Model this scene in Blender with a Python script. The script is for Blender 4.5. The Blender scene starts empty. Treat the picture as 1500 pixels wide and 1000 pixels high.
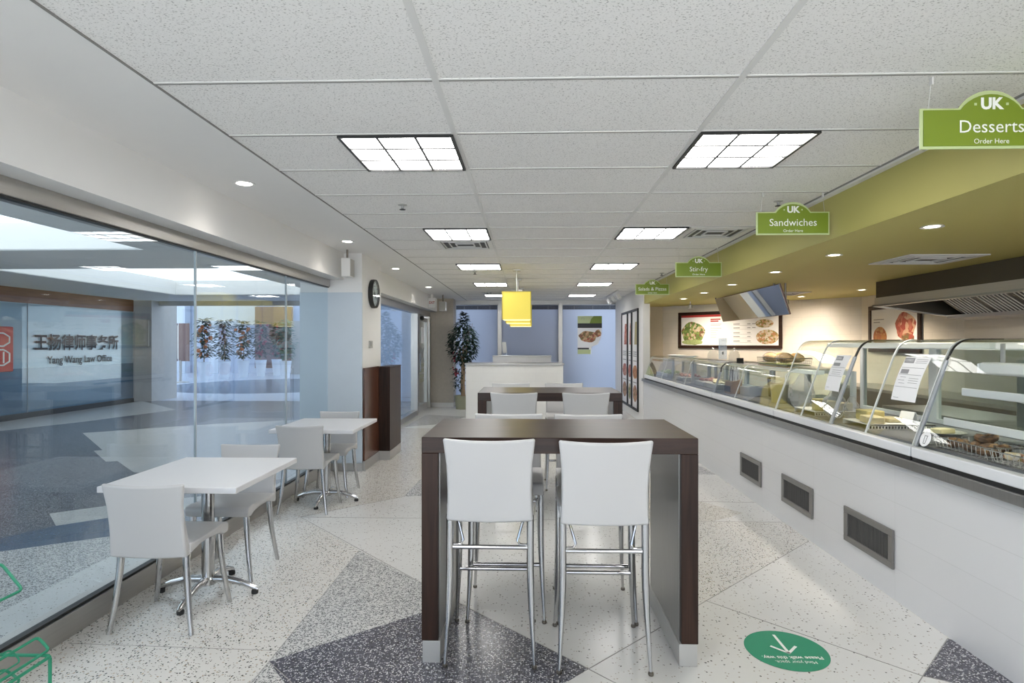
import bpy, bmesh, math, random
from mathutils import Vector, Matrix, Euler
random.seed(7)
C = bpy.context.scene.collection
SC = bpy.context.scene
PI = math.pi

# ------------------------------------------------------------------ camera, world, exposure
cam_d = bpy.data.cameras.new('camera')
cam = bpy.data.objects.new('camera', cam_d); C.objects.link(cam)
cam_d.sensor_width = 36.0
cam_d.lens = 36.0 * 868 / 1500
cam_d.shift_y = 3 / 1500
cam_d.clip_start = 0.05
cam.location = (0, 0, 1.5)
cam.rotation_euler = (PI / 2, 0, math.atan(25 / 868))
SC.camera = cam
WORLD = 3.1
W = bpy.data.worlds.new('daylight'); SC.world = W
W.use_nodes = True
_nt = W.node_tree
_tc = _nt.nodes.new('ShaderNodeTexCoord'); _sp = _nt.nodes.new('ShaderNodeSeparateXYZ'); _rp = _nt.nodes.new('ShaderNodeValToRGB')
_nt.links.new(_tc.outputs['Generated'], _sp.inputs[0]); _nt.links.new(_sp.outputs['Z'], _rp.inputs[0])
_ma = _nt.nodes.new('ShaderNodeMath'); _ma.operation = 'MULTIPLY_ADD'; _ma.inputs[1].default_value = 0.5; _ma.inputs[2].default_value = 0.5
_nt.links.new(_sp.outputs['Z'], _ma.inputs[0]); _nt.links.new(_ma.outputs[0], _rp.inputs[0])
_rp.color_ramp.elements[0].position = 0.44; _rp.color_ramp.elements[0].color = (0.95, 0.975, 1.0, 1)      # bright lower half, added as fill to lift the ceiling
_rp.color_ramp.elements[1].position = 0.54; _rp.color_ramp.elements[1].color = (0.26, 0.30, 0.36, 1)      # overcast sky
_nt.links.new(_rp.outputs[0], _nt.nodes['Background'].inputs[0])
_nt.nodes['Background'].inputs[1].default_value = WORLD
SC.view_settings.view_transform = 'Standard'
SC.view_settings.look = 'None'
SC.view_settings.gamma = 1.0
SC.view_settings.use_curve_mapping = False
SC.view_settings.exposure = 0.82
SC.cycles.max_bounces = 10
SC.cycles.transparent_max_bounces = 24
SC.cycles.diffuse_bounces = 5
SC.cycles.glossy_bounces = 5
SC.cycles.caustics_reflective = False
SC.cycles.caustics_refractive = False
SC.cycles.sample_clamp_indirect = 6
SC.cycles.use_denoising = True

def area_light(name, loc, rot, sx, sy, power, col=(1, 1, 1)):
    d = bpy.data.lights.new(name, 'AREA'); d.shape = 'RECTANGLE'; d.size = sx; d.size_y = sy
    d.energy = power; d.color = col
    o = bpy.data.objects.new(name, d); C.objects.link(o); o.location = loc; o.rotation_euler = rot
    return o

TROFFER_GLOW = 9.0
DOWN_W = 6.0
KITCHEN_W = 100.0
COVE_GLOW = 1.0
PENDANT_GLOW = 0.42

# ------------------------------------------------------------------ materials
M = {}
def new_mat(name):
    m = bpy.data.materials.new(name); m.use_nodes = True
    nt = m.node_tree; b = nt.nodes['Principled BSDF']
    M[name] = m
    return m, nt, b

def N(nt, t, **kw):
    n = nt.nodes.new(t)
    for k, v in kw.items():
        setattr(n, k, v)
    return n

def col4(c): return (c[0], c[1], c[2], 1)

def plain(name, c, rough=0.5, metal=0.0, var=0.04, scale=6.0, coat=0.0, stretch=None, bump=0.0, spec=0.5):
    """a principled surface with a faint procedural unevenness"""
    m, nt, b = new_mat(name)
    tc = N(nt, 'ShaderNodeTexCoord'); mp = N(nt, 'ShaderNodeMapping')
    if stretch: mp.inputs['Scale'].default_value = stretch
    nz = N(nt, 'ShaderNodeTexNoise'); nz.inputs['Scale'].default_value = scale; nz.inputs['Detail'].default_value = 4
    nt.links.new(tc.outputs['Object'], mp.inputs[0]); nt.links.new(mp.outputs[0], nz.inputs['Vector'])
    mx = N(nt, 'ShaderNodeMix', data_type='RGBA')
    mx.inputs[6].default_value = col4([max(0, x * (1 - var)) for x in c])
    mx.inputs[7].default_value = col4([min(1, x * (1 + var)) for x in c])
    nt.links.new(nz.outputs['Fac'], mx.inputs[0]); nt.links.new(mx.outputs[2], b.inputs['Base Color'])
    b.inputs['Roughness'].default_value = rough; b.inputs['Metallic'].default_value = metal
    b.inputs['Specular IOR Level'].default_value = spec
    b.inputs['Coat Weight'].default_value = coat
    if bump:
        bp = N(nt, 'ShaderNodeBump'); bp.inputs['Strength'].default_value = bump; bp.inputs['Distance'].default_value = 0.002
        nt.links.new(nz.outputs['Fac'], bp.inputs['Height']); nt.links.new(bp.outputs[0], b.inputs['Normal'])
    return m

def emit(name, c, s):
    m, nt, b = new_mat(name)
    b.inputs['Base Color'].default_value = col4([min(1, x) for x in c])
    b.inputs['Emission Color'].default_value = col4(c); b.inputs['Emission Strength'].default_value = s
    return m

def schlick(nt, ior):
    """mirror share of a thin sheet by viewing angle, the same from both sides"""
    g = N(nt, 'ShaderNodeNewGeometry')
    dt = N(nt, 'ShaderNodeVectorMath', operation='DOT_PRODUCT'); nt.links.new(g.outputs['Incoming'], dt.inputs[0]); nt.links.new(g.outputs['Normal'], dt.inputs[1])
    ab = N(nt, 'ShaderNodeMath', operation='ABSOLUTE'); nt.links.new(dt.outputs['Value'], ab.inputs[0])
    iv = N(nt, 'ShaderNodeMath', operation='SUBTRACT'); iv.inputs[0].default_value = 1.0; iv.use_clamp = True; nt.links.new(ab.outputs[0], iv.inputs[1])
    pw = N(nt, 'ShaderNodeMath', operation='POWER'); pw.inputs[1].default_value = 5.0; nt.links.new(iv.outputs[0], pw.inputs[0])
    r0 = ((ior - 1) / (ior + 1)) ** 2
    ma = N(nt, 'ShaderNodeMath', operation='MULTIPLY_ADD'); ma.inputs[1].default_value = 1 - r0; ma.inputs[2].default_value = r0
    nt.links.new(pw.outputs[0], ma.inputs[0])
    return ma

def pane(name, tint, ior=1.5, rough=0.0, spec=(1, 1, 1), haze=0.0, haze_col=(0.8, 0.85, 0.9)):
    """clear sheet: passes light with a tint, mirrors by angle"""
    m, nt, b = new_mat(name)
    nt.nodes.remove(b)
    out = [n for n in nt.nodes if n.type == 'OUTPUT_MATERIAL'][0]
    tr = N(nt, 'ShaderNodeBsdfTransparent'); tr.inputs[0].default_value = col4(tint)
    gl = N(nt, 'ShaderNodeBsdfGlossy'); gl.inputs['Roughness'].default_value = rough; gl.inputs[0].default_value = col4(spec)
    fr = schlick(nt, ior)
    mx = N(nt, 'ShaderNodeMixShader')
    src = tr.outputs[0]
    if haze > 0:
        df = N(nt, 'ShaderNodeBsdfDiffuse'); df.inputs[0].default_value = col4(haze_col)
        m2 = N(nt, 'ShaderNodeMixShader'); m2.inputs[0].default_value = haze
        nt.links.new(src, m2.inputs[1]); nt.links.new(df.outputs[0], m2.inputs[2]); src = m2.outputs[0]
    nt.links.new(fr.outputs[0], mx.inputs[0]); nt.links.new(src, mx.inputs[1]); nt.links.new(gl.outputs[0], mx.inputs[2])
    nt.links.new(mx.outputs[0], out.inputs[0])
    return m

def terrazzo(name, base, layers, rough=0.22, mott=0.05):
    """layers: (scale, threshold, chance, colour)"""
    m, nt, b = new_mat(name)
    tc = N(nt, 'ShaderNodeTexCoord')
    nz = N(nt, 'ShaderNodeTexNoise'); nz.inputs['Scale'].default_value = 3.0; nz.inputs['Detail'].default_value = 5
    nt.links.new(tc.outputs['Object'], nz.inputs['Vector'])
    mx = N(nt, 'ShaderNodeMix', data_type='RGBA')
    mx.inputs[6].default_value = col4([x * (1 - mott) for x in base]); mx.inputs[7].default_value = col4([x * (1 + mott) for x in base])
    nt.links.new(nz.outputs['Fac'], mx.inputs[0]); cur = mx.outputs[2]
    wn = N(nt, 'ShaderNodeTexNoise'); wn.inputs['Scale'].default_value = 70; wn.inputs['Detail'].default_value = 2
    nt.links.new(tc.outputs['Object'], wn.inputs['Vector'])
    for k, (s, thr, ch, c) in enumerate(layers):
        ad = N(nt, 'ShaderNodeVectorMath', operation='MULTIPLY_ADD')
        ad.inputs[1].default_value = (0.012, 0.012, 0); ad.inputs[2].default_value = (0, 0, 0)
        nt.links.new(wn.outputs['Color'], ad.inputs[0]); nt.links.new(tc.outputs['Object'], ad.inputs[2])
        vo = N(nt, 'ShaderNodeTexVoronoi'); vo.voronoi_dimensions = '2D'; vo.inputs['Scale'].default_value = s
        of = N(nt, 'ShaderNodeVectorMath', operation='ADD'); of.inputs[1].default_value = (3.7 * k, 1.3 * k, 0)
        nt.links.new(ad.outputs[0], of.inputs[0]); nt.links.new(of.outputs[0], vo.inputs['Vector'])
        sp = N(nt, 'ShaderNodeSeparateColor'); nt.links.new(vo.outputs['Color'], sp.inputs[0])
        l1 = N(nt, 'ShaderNodeMath', operation='LESS_THAN'); l1.inputs[1].default_value = thr
        nt.links.new(vo.outputs['Distance'], l1.inputs[0])
        l2 = N(nt, 'ShaderNodeMath', operation='LESS_THAN'); l2.inputs[1].default_value = ch
        nt.links.new(sp.outputs[0], l2.inputs[0])
        mu = N(nt, 'ShaderNodeMath', operation='MULTIPLY'); nt.links.new(l1.outputs[0], mu.inputs[0]); nt.links.new(l2.outputs[0], mu.inputs[1])
        m2 = N(nt, 'ShaderNodeMix', data_type='RGBA'); nt.links.new(mu.outputs[0], m2.inputs[0])
        nt.links.new(cur, m2.inputs[6]); m2.inputs[7].default_value = col4(c); cur = m2.outputs[2]
    nt.links.new(cur, b.inputs['Base Color']); b.inputs['Roughness'].default_value = rough
    return m

def tiles(name, c, mortar, bw, bh, plane, rough=0.35, size=0.004, offset=0.5, shift=(0, 0)):
    """painted block or ceramic tile; plane says which world axes run along and up"""
    m, nt, b = new_mat(name)
    tc = N(nt, 'ShaderNodeTexCoord'); sp = N(nt, 'ShaderNodeSeparateXYZ'); cb = N(nt, 'ShaderNodeCombineXYZ')
    nt.links.new(tc.outputs['Object'], sp.inputs[0])
    if plane == 'D':
        dt = N(nt, 'ShaderNodeVectorMath', operation='DOT_PRODUCT'); dt.inputs[1].default_value = (0.72, -0.693, 0)
        nt.links.new(tc.outputs['Object'], dt.inputs[0]); a = dt.outputs['Value']
    else:
        a = sp.outputs['X' if plane == 'X' else 'Y']
    a1 = N(nt, 'ShaderNodeMath', operation='ADD'); a1.inputs[1].default_value = shift[0] + 20 * bw; nt.links.new(a, a1.inputs[0])
    a2 = N(nt, 'ShaderNodeMath', operation='ADD'); a2.inputs[1].default_value = shift[1]; nt.links.new(sp.outputs['Z'], a2.inputs[0])
    nt.links.new(a1.outputs[0], cb.inputs[0]); nt.links.new(a2.outputs[0], cb.inputs[1])
    br = N(nt, 'ShaderNodeTexBrick'); br.offset = offset
    br.inputs['Scale'].default_value = 1.0; br.inputs['Brick Width'].default_value = bw; br.inputs['Row Height'].default_value = bh
    br.inputs['Mortar Size'].default_value = size; br.inputs['Mortar Smooth'].default_value = 0.3
    br.inputs['Color1'].default_value = col4(c); br.inputs['Color2'].default_value = col4([x * 0.985 for x in c]); br.inputs['Mortar'].default_value = col4(mortar)
    nt.links.new(cb.outputs[0], br.inputs['Vector']); nt.links.new(br.outputs['Color'], b.inputs['Base Color'])
    bp = N(nt, 'ShaderNodeBump'); bp.invert = True; bp.inputs['Strength'].default_value = 0.25; bp.inputs['Distance'].default_value = 0.0015
    nt.links.new(br.outputs['Fac'], bp.inputs['Height']); nt.links.new(bp.outputs[0], b.inputs['Normal'])
    b.inputs['Roughness'].default_value = rough
    return m

def ceiling_tile():
    m, nt, b = new_mat('acoustic_tile')
    tc = N(nt, 'ShaderNodeTexCoord')
    nz = N(nt, 'ShaderNodeTexNoise'); nz.inputs['Scale'].default_value = 150; nz.inputs['Detail'].default_value = 3; nz.inputs['Roughness'].default_value = 0.6
    mp = N(nt, 'ShaderNodeMapping'); mp.inputs['Scale'].default_value = (0.8, 1.15, 1)
    nt.links.new(tc.outputs['Object'], mp.inputs[0]); nt.links.new(mp.outputs[0], nz.inputs['Vector'])
    rp = N(nt, 'ShaderNodeValToRGB')
    rp.color_ramp.elements[0].position = 0.335; rp.color_ramp.elements[0].color = (0.42, 0.41, 0.40, 1)
    rp.color_ramp.elements[1].position = 0.43; rp.color_ramp.elements[1].color = (0.86, 0.85, 0.835, 1)
    nt.links.new(nz.outputs['Fac'], rp.inputs[0]); nt.links.new(rp.outputs[0], b.inputs['Base Color'])
    bp = N(nt, 'ShaderNodeBump'); bp.inputs['Strength'].default_value = 0.25; bp.inputs['Distance'].default_value = 0.002
    nt.links.new(nz.outputs['Fac'], bp.inputs['Height']); nt.links.new(bp.outputs[0], b.inputs['Normal'])
    b.inputs['Roughness'].default_value = 0.9; b.inputs['Specular IOR Level'].default_value = 0.1
    return m

def food(name, cols, scale=40, rough=0.5):
    """patchwork of food colours"""
    m, nt, b = new_mat(name)
    tc = N(nt, 'ShaderNodeTexCoord')
    nz = N(nt, 'ShaderNodeTexNoise'); nz.inputs['Scale'].default_value = scale * 0.6
    ad = N(nt, 'ShaderNodeVectorMath', operation='MULTIPLY_ADD'); ad.inputs[1].default_value = (0.05, 0.05, 0.05)
    nt.links.new(tc.outputs['Object'], nz.inputs['Vector']); nt.links.new(nz.outputs['Color'], ad.inputs[0]); nt.links.new(tc.outputs['Object'], ad.inputs[2])
    vo = N(nt, 'ShaderNodeTexVoronoi'); vo.inputs['Scale'].default_value = scale
    nt.links.new(ad.outputs[0], vo.inputs['Vector'])
    sp = N(nt, 'ShaderNodeSeparateColor'); nt.links.new(vo.outputs['Color'], sp.inputs[0])
    rp = N(nt, 'ShaderNodeValToRGB'); rp.color_ramp.interpolation = 'CONSTANT'
    el = rp.color_ramp.elements
    while len(el) < len(cols): el.new(0.5)
    for i, c in enumerate(cols):
        el[i].position = i / len(cols); el[i].color = col4(c)
    nt.links.new(sp.outputs[0], rp.inputs[0]); nt.links.new(rp.outputs[0], b.inputs['Base Color'])
    b.inputs['Roughness'].default_value = rough
    return m

def wood(name, dark, light, axis, rough=0.3, coat=0.2):
    m, nt, b = new_mat(name)
    tc = N(nt, 'ShaderNodeTexCoord'); mp = N(nt, 'ShaderNodeMapping')
    s = [38.0, 38.0, 38.0]; s['xyz'.index(axis)] = 2.2
    mp.inputs['Scale'].default_value = s
    nz = N(nt, 'ShaderNodeTexNoise'); nz.inputs['Scale'].default_value = 1.0; nz.inputs['Detail'].default_value = 6; nz.inputs['Distortion'].default_value = 0.6
    nt.links.new(tc.outputs['Object'], mp.inputs[0]); nt.links.new(mp.outputs[0], nz.inputs['Vector'])
    rp = N(nt, 'ShaderNodeValToRGB'); rp.color_ramp.elements[0].position = 0.3; rp.color_ramp.elements[1].position = 0.72
    rp.color_ramp.elements[0].color = col4(dark); rp.color_ramp.elements[1].color = col4(light)
    nt.links.new(nz.outputs['Fac'], rp.inputs[0]); nt.links.new(rp.outputs[0], b.inputs['Base Color'])
    b.inputs['Specular IOR Level'].default_value = 0.28; b.inputs['Roughness'].default_value = rough; b.inputs['Coat Weight'].default_value = coat; b.inputs['Coat Roughness'].default_value = 0.25
    return m

def frosted(name, c, trans=0.8):
    m, nt, b = new_mat(name)
    nt.nodes.remove(b); out = [n for n in nt.nodes if n.type == 'OUTPUT_MATERIAL'][0]
    tl = N(nt, 'ShaderNodeBsdfTranslucent'); tl.inputs[0].default_value = col4(c)
    df = N(nt, 'ShaderNodeBsdfDiffuse'); df.inputs[0].default_value = col4(c)
    nz = N(nt, 'ShaderNodeTexNoise'); nz.inputs['Scale'].default_value = 0.8
    mx = N(nt, 'ShaderNodeMixShader'); mx.inputs[0].default_value = trans
    nt.links.new(df.outputs[0], mx.inputs[1]); nt.links.new(tl.outputs[0], mx.inputs[2])
    gl = N(nt, 'ShaderNodeBsdfGlossy'); gl.inputs['Roughness'].default_value = 0.15
    fr = schlick(nt, 1.35)
    m2 = N(nt, 'ShaderNodeMixShader'); nt.links.new(fr.outputs[0], m2.inputs[0]); nt.links.new(mx.outputs[0], m2.inputs[1]); nt.links.new(gl.outputs[0], m2.inputs[2])
    nt.links.new(m2.outputs[0], out.inputs[0])
    return m

ceiling_tile()
plain('grid_metal', (0.72, 0.715, 0.70), 0.5)
plain('grille_frame', (0.22, 0.21, 0.20), 0.4, 0.3)
plain('grille_mesh', (0.085, 0.083, 0.08), 0.6)
plain('reveal', (0.12, 0.12, 0.12), 0.8)
plain('drywall', (0.80, 0.795, 0.785), 0.75, var=0.015)
plain('drywall_beige', (0.62, 0.56, 0.45), 0.75, var=0.03)
plain('cladding_blue_cast', (0.55, 0.615, 0.68), 0.55, var=0.03)  # white column front with the blue daylight cast put into its colour
plain('stone', (0.50, 0.45, 0.385), 0.6, var=0.12, scale=14)
plain('stone_grey', (0.42, 0.41, 0.40), 0.6, var=0.10, scale=9)
plain('green_paint', (0.45, 0.41, 0.13), 0.6, var=0.04, scale=1.5)
plain('steel', (0.52, 0.505, 0.485), 0.32, 1.0, var=0.10, scale=3, stretch=(1, 1, 30))
plain('steel_brushed', (0.42, 0.415, 0.405), 0.38, 1.0, var=0.12, scale=4, stretch=(1, 40, 1))
plain('steel_panel', (0.60, 0.565, 0.51), 0.5, 0.45, var=0.08, scale=3, stretch=(1, 1, 20))
plain('steel_dark', (0.20, 0.18, 0.155), 0.35, 1.0, var=0.15, scale=3)
plain('hood_panel', (0.10, 0.088, 0.07), 0.4, 0.6, var=0.15, scale=2)
plain('chrome', (0.56, 0.56, 0.565), 0.12, 1.0, var=0.02)
plain('mirror', (0.86, 0.88, 0.88), 0.02, 1.0, var=0.0)
plain('aluminium', (0.55, 0.545, 0.53), 0.4, 0.6, var=0.04)
plain('white_shell', (0.54, 0.535, 0.535), 0.38, var=0.02, scale=3)
plain('white_laminate', (0.68, 0.68, 0.70), 0.35, var=0.01)
plain('white_plastic', (0.76, 0.76, 0.75), 0.4, var=0.02)
plain('white_edge', (0.72, 0.73, 0.75), 0.35, var=0.02)
plain('paper', (0.84, 0.84, 0.85), 0.7, var=0.01)
plain('ink', (0.03, 0.03, 0.035), 0.6)
plain('ink_grey', (0.28, 0.28, 0.29), 0.6)
plain('ink_red', (0.42, 0.03, 0.03), 0.6)
plain('black', (0.012, 0.012, 0.012), 0.45)
plain('black_rubber', (0.02, 0.02, 0.02), 0.7)
plain('speaker_grey', (0.42, 0.415, 0.40), 0.6)
plain('green_wire', (0.02, 0.27, 0.15), 0.35)
plain('sticker_green', (0.02, 0.27, 0.15), 0.45, var=0.06)
plain('sign_green', (0.18, 0.25, 0.02), 0.4, var=0.05)
plain('sign_edge', (0.50, 0.58, 0.30), 0.35)
plain('sign_white', (0.86, 0.86, 0.82), 0.5)
plain('pot_olive', (0.36, 0.36, 0.25), 0.5)
plain('pot_white', (0.72, 0.76, 0.82), 0.45)
plain('soil', (0.05, 0.035, 0.025), 0.95, scale=40, var=0.4)
plain('bark', (0.34, 0.24, 0.15), 0.85, var=0.25, scale=30, bump=0.5)
plain('leaf_dark', (0.022, 0.045, 0.028), 0.35, var=0.5, scale=9)
plain('leaf_teal', (0.06, 0.16, 0.14), 0.4, var=0.4, scale=9)
plain('flower_orange', (0.55, 0.16, 0.04), 0.6, var=0.4, scale=25)
plain('flower_red', (0.34, 0.05, 0.07), 0.6, var=0.4, scale=25)
plain('blind_black', (0.015, 0.015, 0.018), 0.5)
plain('law_panel', (0.36, 0.45, 0.50), 0.25, var=0.12, scale=0.8)
plain('law_base', (0.05, 0.12, 0.19), 0.2, var=0.15, scale=0.8)
plain('atrium_wall', (0.60, 0.66, 0.78), 0.6, var=0.06, scale=0.5)
plain('corridor_ceiling', (0.86, 0.86, 0.865), 0.8, var=0.01)
plain('screen_board', (0.60, 0.62, 0.60), 0.6, var=0.05)
plain('brown_panel', (0.20, 0.12, 0.11), 0.4, var=0.15, scale=1.5)
plain('floor_kitchen', (0.36, 0.30, 0.25), 0.6, var=0.1)
plain('deck_grey', (0.13, 0.13, 0.14), 0.45, var=0.1)
plain('shelf_grey', (0.33, 0.33, 0.33), 0.4, 0.3)
plain('wire_white', (0.66, 0.65, 0.63), 0.4)
plain('plastic_yellow', (0.44, 0.37, 0.15), 0.4, var=0.2, scale=15)
plain('cheese', (0.52, 0.44, 0.25), 0.5, var=0.15, scale=20)
plain('butter', (0.75, 0.66, 0.42), 0.5)
plain('wood_caddy', (0.28, 0.18, 0.10), 0.6, var=0.25, scale=20)
plain('meat', (0.50, 0.26, 0.20), 0.5, var=0.35, scale=30)
plain('salad', (0.36, 0.44, 0.18), 0.6, var=0.5, scale=30)
plain('seal_red', (0.50, 0.03, 0.02), 0.5)
plain('gap_line', (0.25, 0.24, 0.23), 0.7)
food('bread', [(0.78, 0.44, 0.12), (0.82, 0.52, 0.20), (0.62, 0.30, 0.07), (0.85, 0.62, 0.34)], 14)
food('brown_bread', [(0.10, 0.055, 0.03), (0.18, 0.09, 0.04), (0.32, 0.18, 0.07), (0.07, 0.04, 0.025)], 30)
food('wrap_food', [(0.50, 0.36, 0.14), (0.66, 0.55, 0.38), (0.72, 0.68, 0.62), (0.30, 0.15, 0.08)], 35)
food('food_salad', [(0.09, 0.16, 0.03), (0.22, 0.30, 0.07), (0.55, 0.42, 0.26), (0.20, 0.10, 0.05), (0.62, 0.52, 0.38), (0.13, 0.2, 0.05)], 24)
food('food_bowl', [(0.45, 0.22, 0.10), (0.55, 0.38, 0.18), (0.60, 0.48, 0.36), (0.25, 0.22, 0.06), (0.66, 0.58, 0.46)], 30)
food('food_soup', [(0.38, 0.11, 0.03), (0.50, 0.22, 0.06), (0.44, 0.15, 0.05), (0.58, 0.34, 0.14)], 26)
food('food_meat', [(0.38, 0.07, 0.05), (0.50, 0.16, 0.11), (0.62, 0.40, 0.28), (0.33, 0.08, 0.05)], 16)
food('food_burger', [(0.22, 0.10, 0.05), (0.42, 0.24, 0.12), (0.55, 0.35, 0.2), (0.18, 0.14, 0.05), (0.40, 0.08, 0.06)], 22)
wood('walnut_x', (0.016, 0.0075, 0.005), (0.047, 0.022, 0.014), 'x', 0.34, 0.06)
wood('walnut_z', (0.016, 0.0075, 0.005), (0.047, 0.022, 0.014), 'z', 0.42, 0.0)
wood('walnut_red', (0.06, 0.022, 0.012), (0.13, 0.05, 0.027), 'z', 0.25)
wood('fascia_wood', (0.16, 0.06, 0.025), (0.27, 0.11, 0.045), 'y', 0.3)
terrazzo('terrazzo_light', (0.66, 0.645, 0.615), [(72, 0.30, 0.16, (0.045, 0.04, 0.038)), (110, 0.30, 0.14, (0.16, 0.14, 0.12)), (60, 0.28, 0.1, (0.42, 0.35, 0.27))])
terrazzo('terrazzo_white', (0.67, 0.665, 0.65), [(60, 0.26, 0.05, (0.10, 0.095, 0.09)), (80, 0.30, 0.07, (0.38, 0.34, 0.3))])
terrazzo('terrazzo_fine', (0.62, 0.595, 0.555), [(95, 0.34, 0.30, (0.30, 0.26, 0.21)), (60, 0.28, 0.15, (0.12, 0.11, 0.10))])
terrazzo('terrazzo_mid', (0.60, 0.595, 0.585), [(95, 0.42, 0.45, (0.11, 0.11, 0.115)), (130, 0.42, 0.4, (0.28, 0.28, 0.28))])
terrazzo('terrazzo_dark', (0.085, 0.085, 0.105), [(95, 0.38, 0.28, (0.26, 0.26, 0.30)), (120, 0.4, 0.25, (0.62, 0.62, 0.64)), (70, 0.3, 0.3, (0.02, 0.02, 0.03))])
terrazzo('granite_dark', (0.085, 0.088, 0.10), [(90, 0.4, 0.35, (0.19, 0.19, 0.205)), (120, 0.4, 0.2, (0.42, 0.42, 0.43))])
terrazzo('granite_pale', (0.50, 0.49, 0.47), [(80, 0.36, 0.3, (0.36, 0.35, 0.33))])
terrazzo('atrium_floor', (0.55, 0.60, 0.70), [(20, 0.36, 0.2, (0.48, 0.53, 0.62))])
terrazzo('granite_blue', (0.06, 0.10, 0.16), [(60, 0.36, 0.3, (0.10, 0.14, 0.20))])
tiles('counter_tile', (0.70, 0.70, 0.71), (0.60, 0.60, 0.60), 0.99, 0.19, 'Y', 0.35, 0.0015, offset=0.0, shift=(0.43, 0.0))
tiles('station_tile', (0.78, 0.78, 0.78), (0.72, 0.72, 0.72), 0.40, 0.155, 'X', 0.35, 0.002)
tiles('kitchen_tile_d', (0.72, 0.68, 0.62), (0.60, 0.56, 0.5), 0.30, 0.15, 'D', 0.35, 0.002)
tiles('kitchen_tile_y', (0.72, 0.68, 0.62), (0.60, 0.56, 0.5), 0.30, 0.15, 'Y', 0.35, 0.002)
pane('storefront_glass', (0.88, 0.94, 0.97), 1.48)
pane('door_glass', (0.90, 0.94, 0.95), 1.5)
pane('case_glass', (0.95, 0.965, 0.96), 1.17)
pane('case_edge', (0.80, 0.85, 0.84), 1.25)
plain('seal_grey', (0.40, 0.42, 0.43), 0.4)
plain('joint_grey', (0.66, 0.69, 0.67), 0.3)
plain('post_grey', (0.36, 0.39, 0.43), 0.3, 0.5)
pane('clear_bag', (0.86, 0.86, 0.85), 1.3, 0.15, haze=0.10, haze_col=(0.85, 0.84, 0.82))
pane('milky_bag', (0.9, 0.9, 0.9), 1.3, 0.3, haze=0.20, haze_col=(0.85, 0.85, 0.85))
pane('acrylic', (0.86, 0.91, 0.96), 1.45, haze=0.25, haze_col=(0.7, 0.78, 0.9))
frosted('frost_film', (0.63, 0.675, 0.75), 0.85)
plain('outside_render', (0.66, 0.56, 0.58), 0.8)
emit('troffer_glow', (1.0, 0.985, 0.96), TROFFER_GLOW)
emit('bulb_warm', (1.0, 0.88, 0.70), 9)
emit('bulb_white', (1.0, 0.95, 0.88), 9)
emit('case_fill_glow', (0.75, 0.74, 0.70), 0.25)
emit('cove_glow', (0.96, 0.98, 1.0), COVE_GLOW)
emit('pendant_yellow', (0.60, 0.49, 0.075), PENDANT_GLOW)
emit('pendant_pale', (0.9, 0.78, 0.40), 0.6)
plain('pendant_frame', (0.50, 0.40, 0.06), 0.4)

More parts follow.
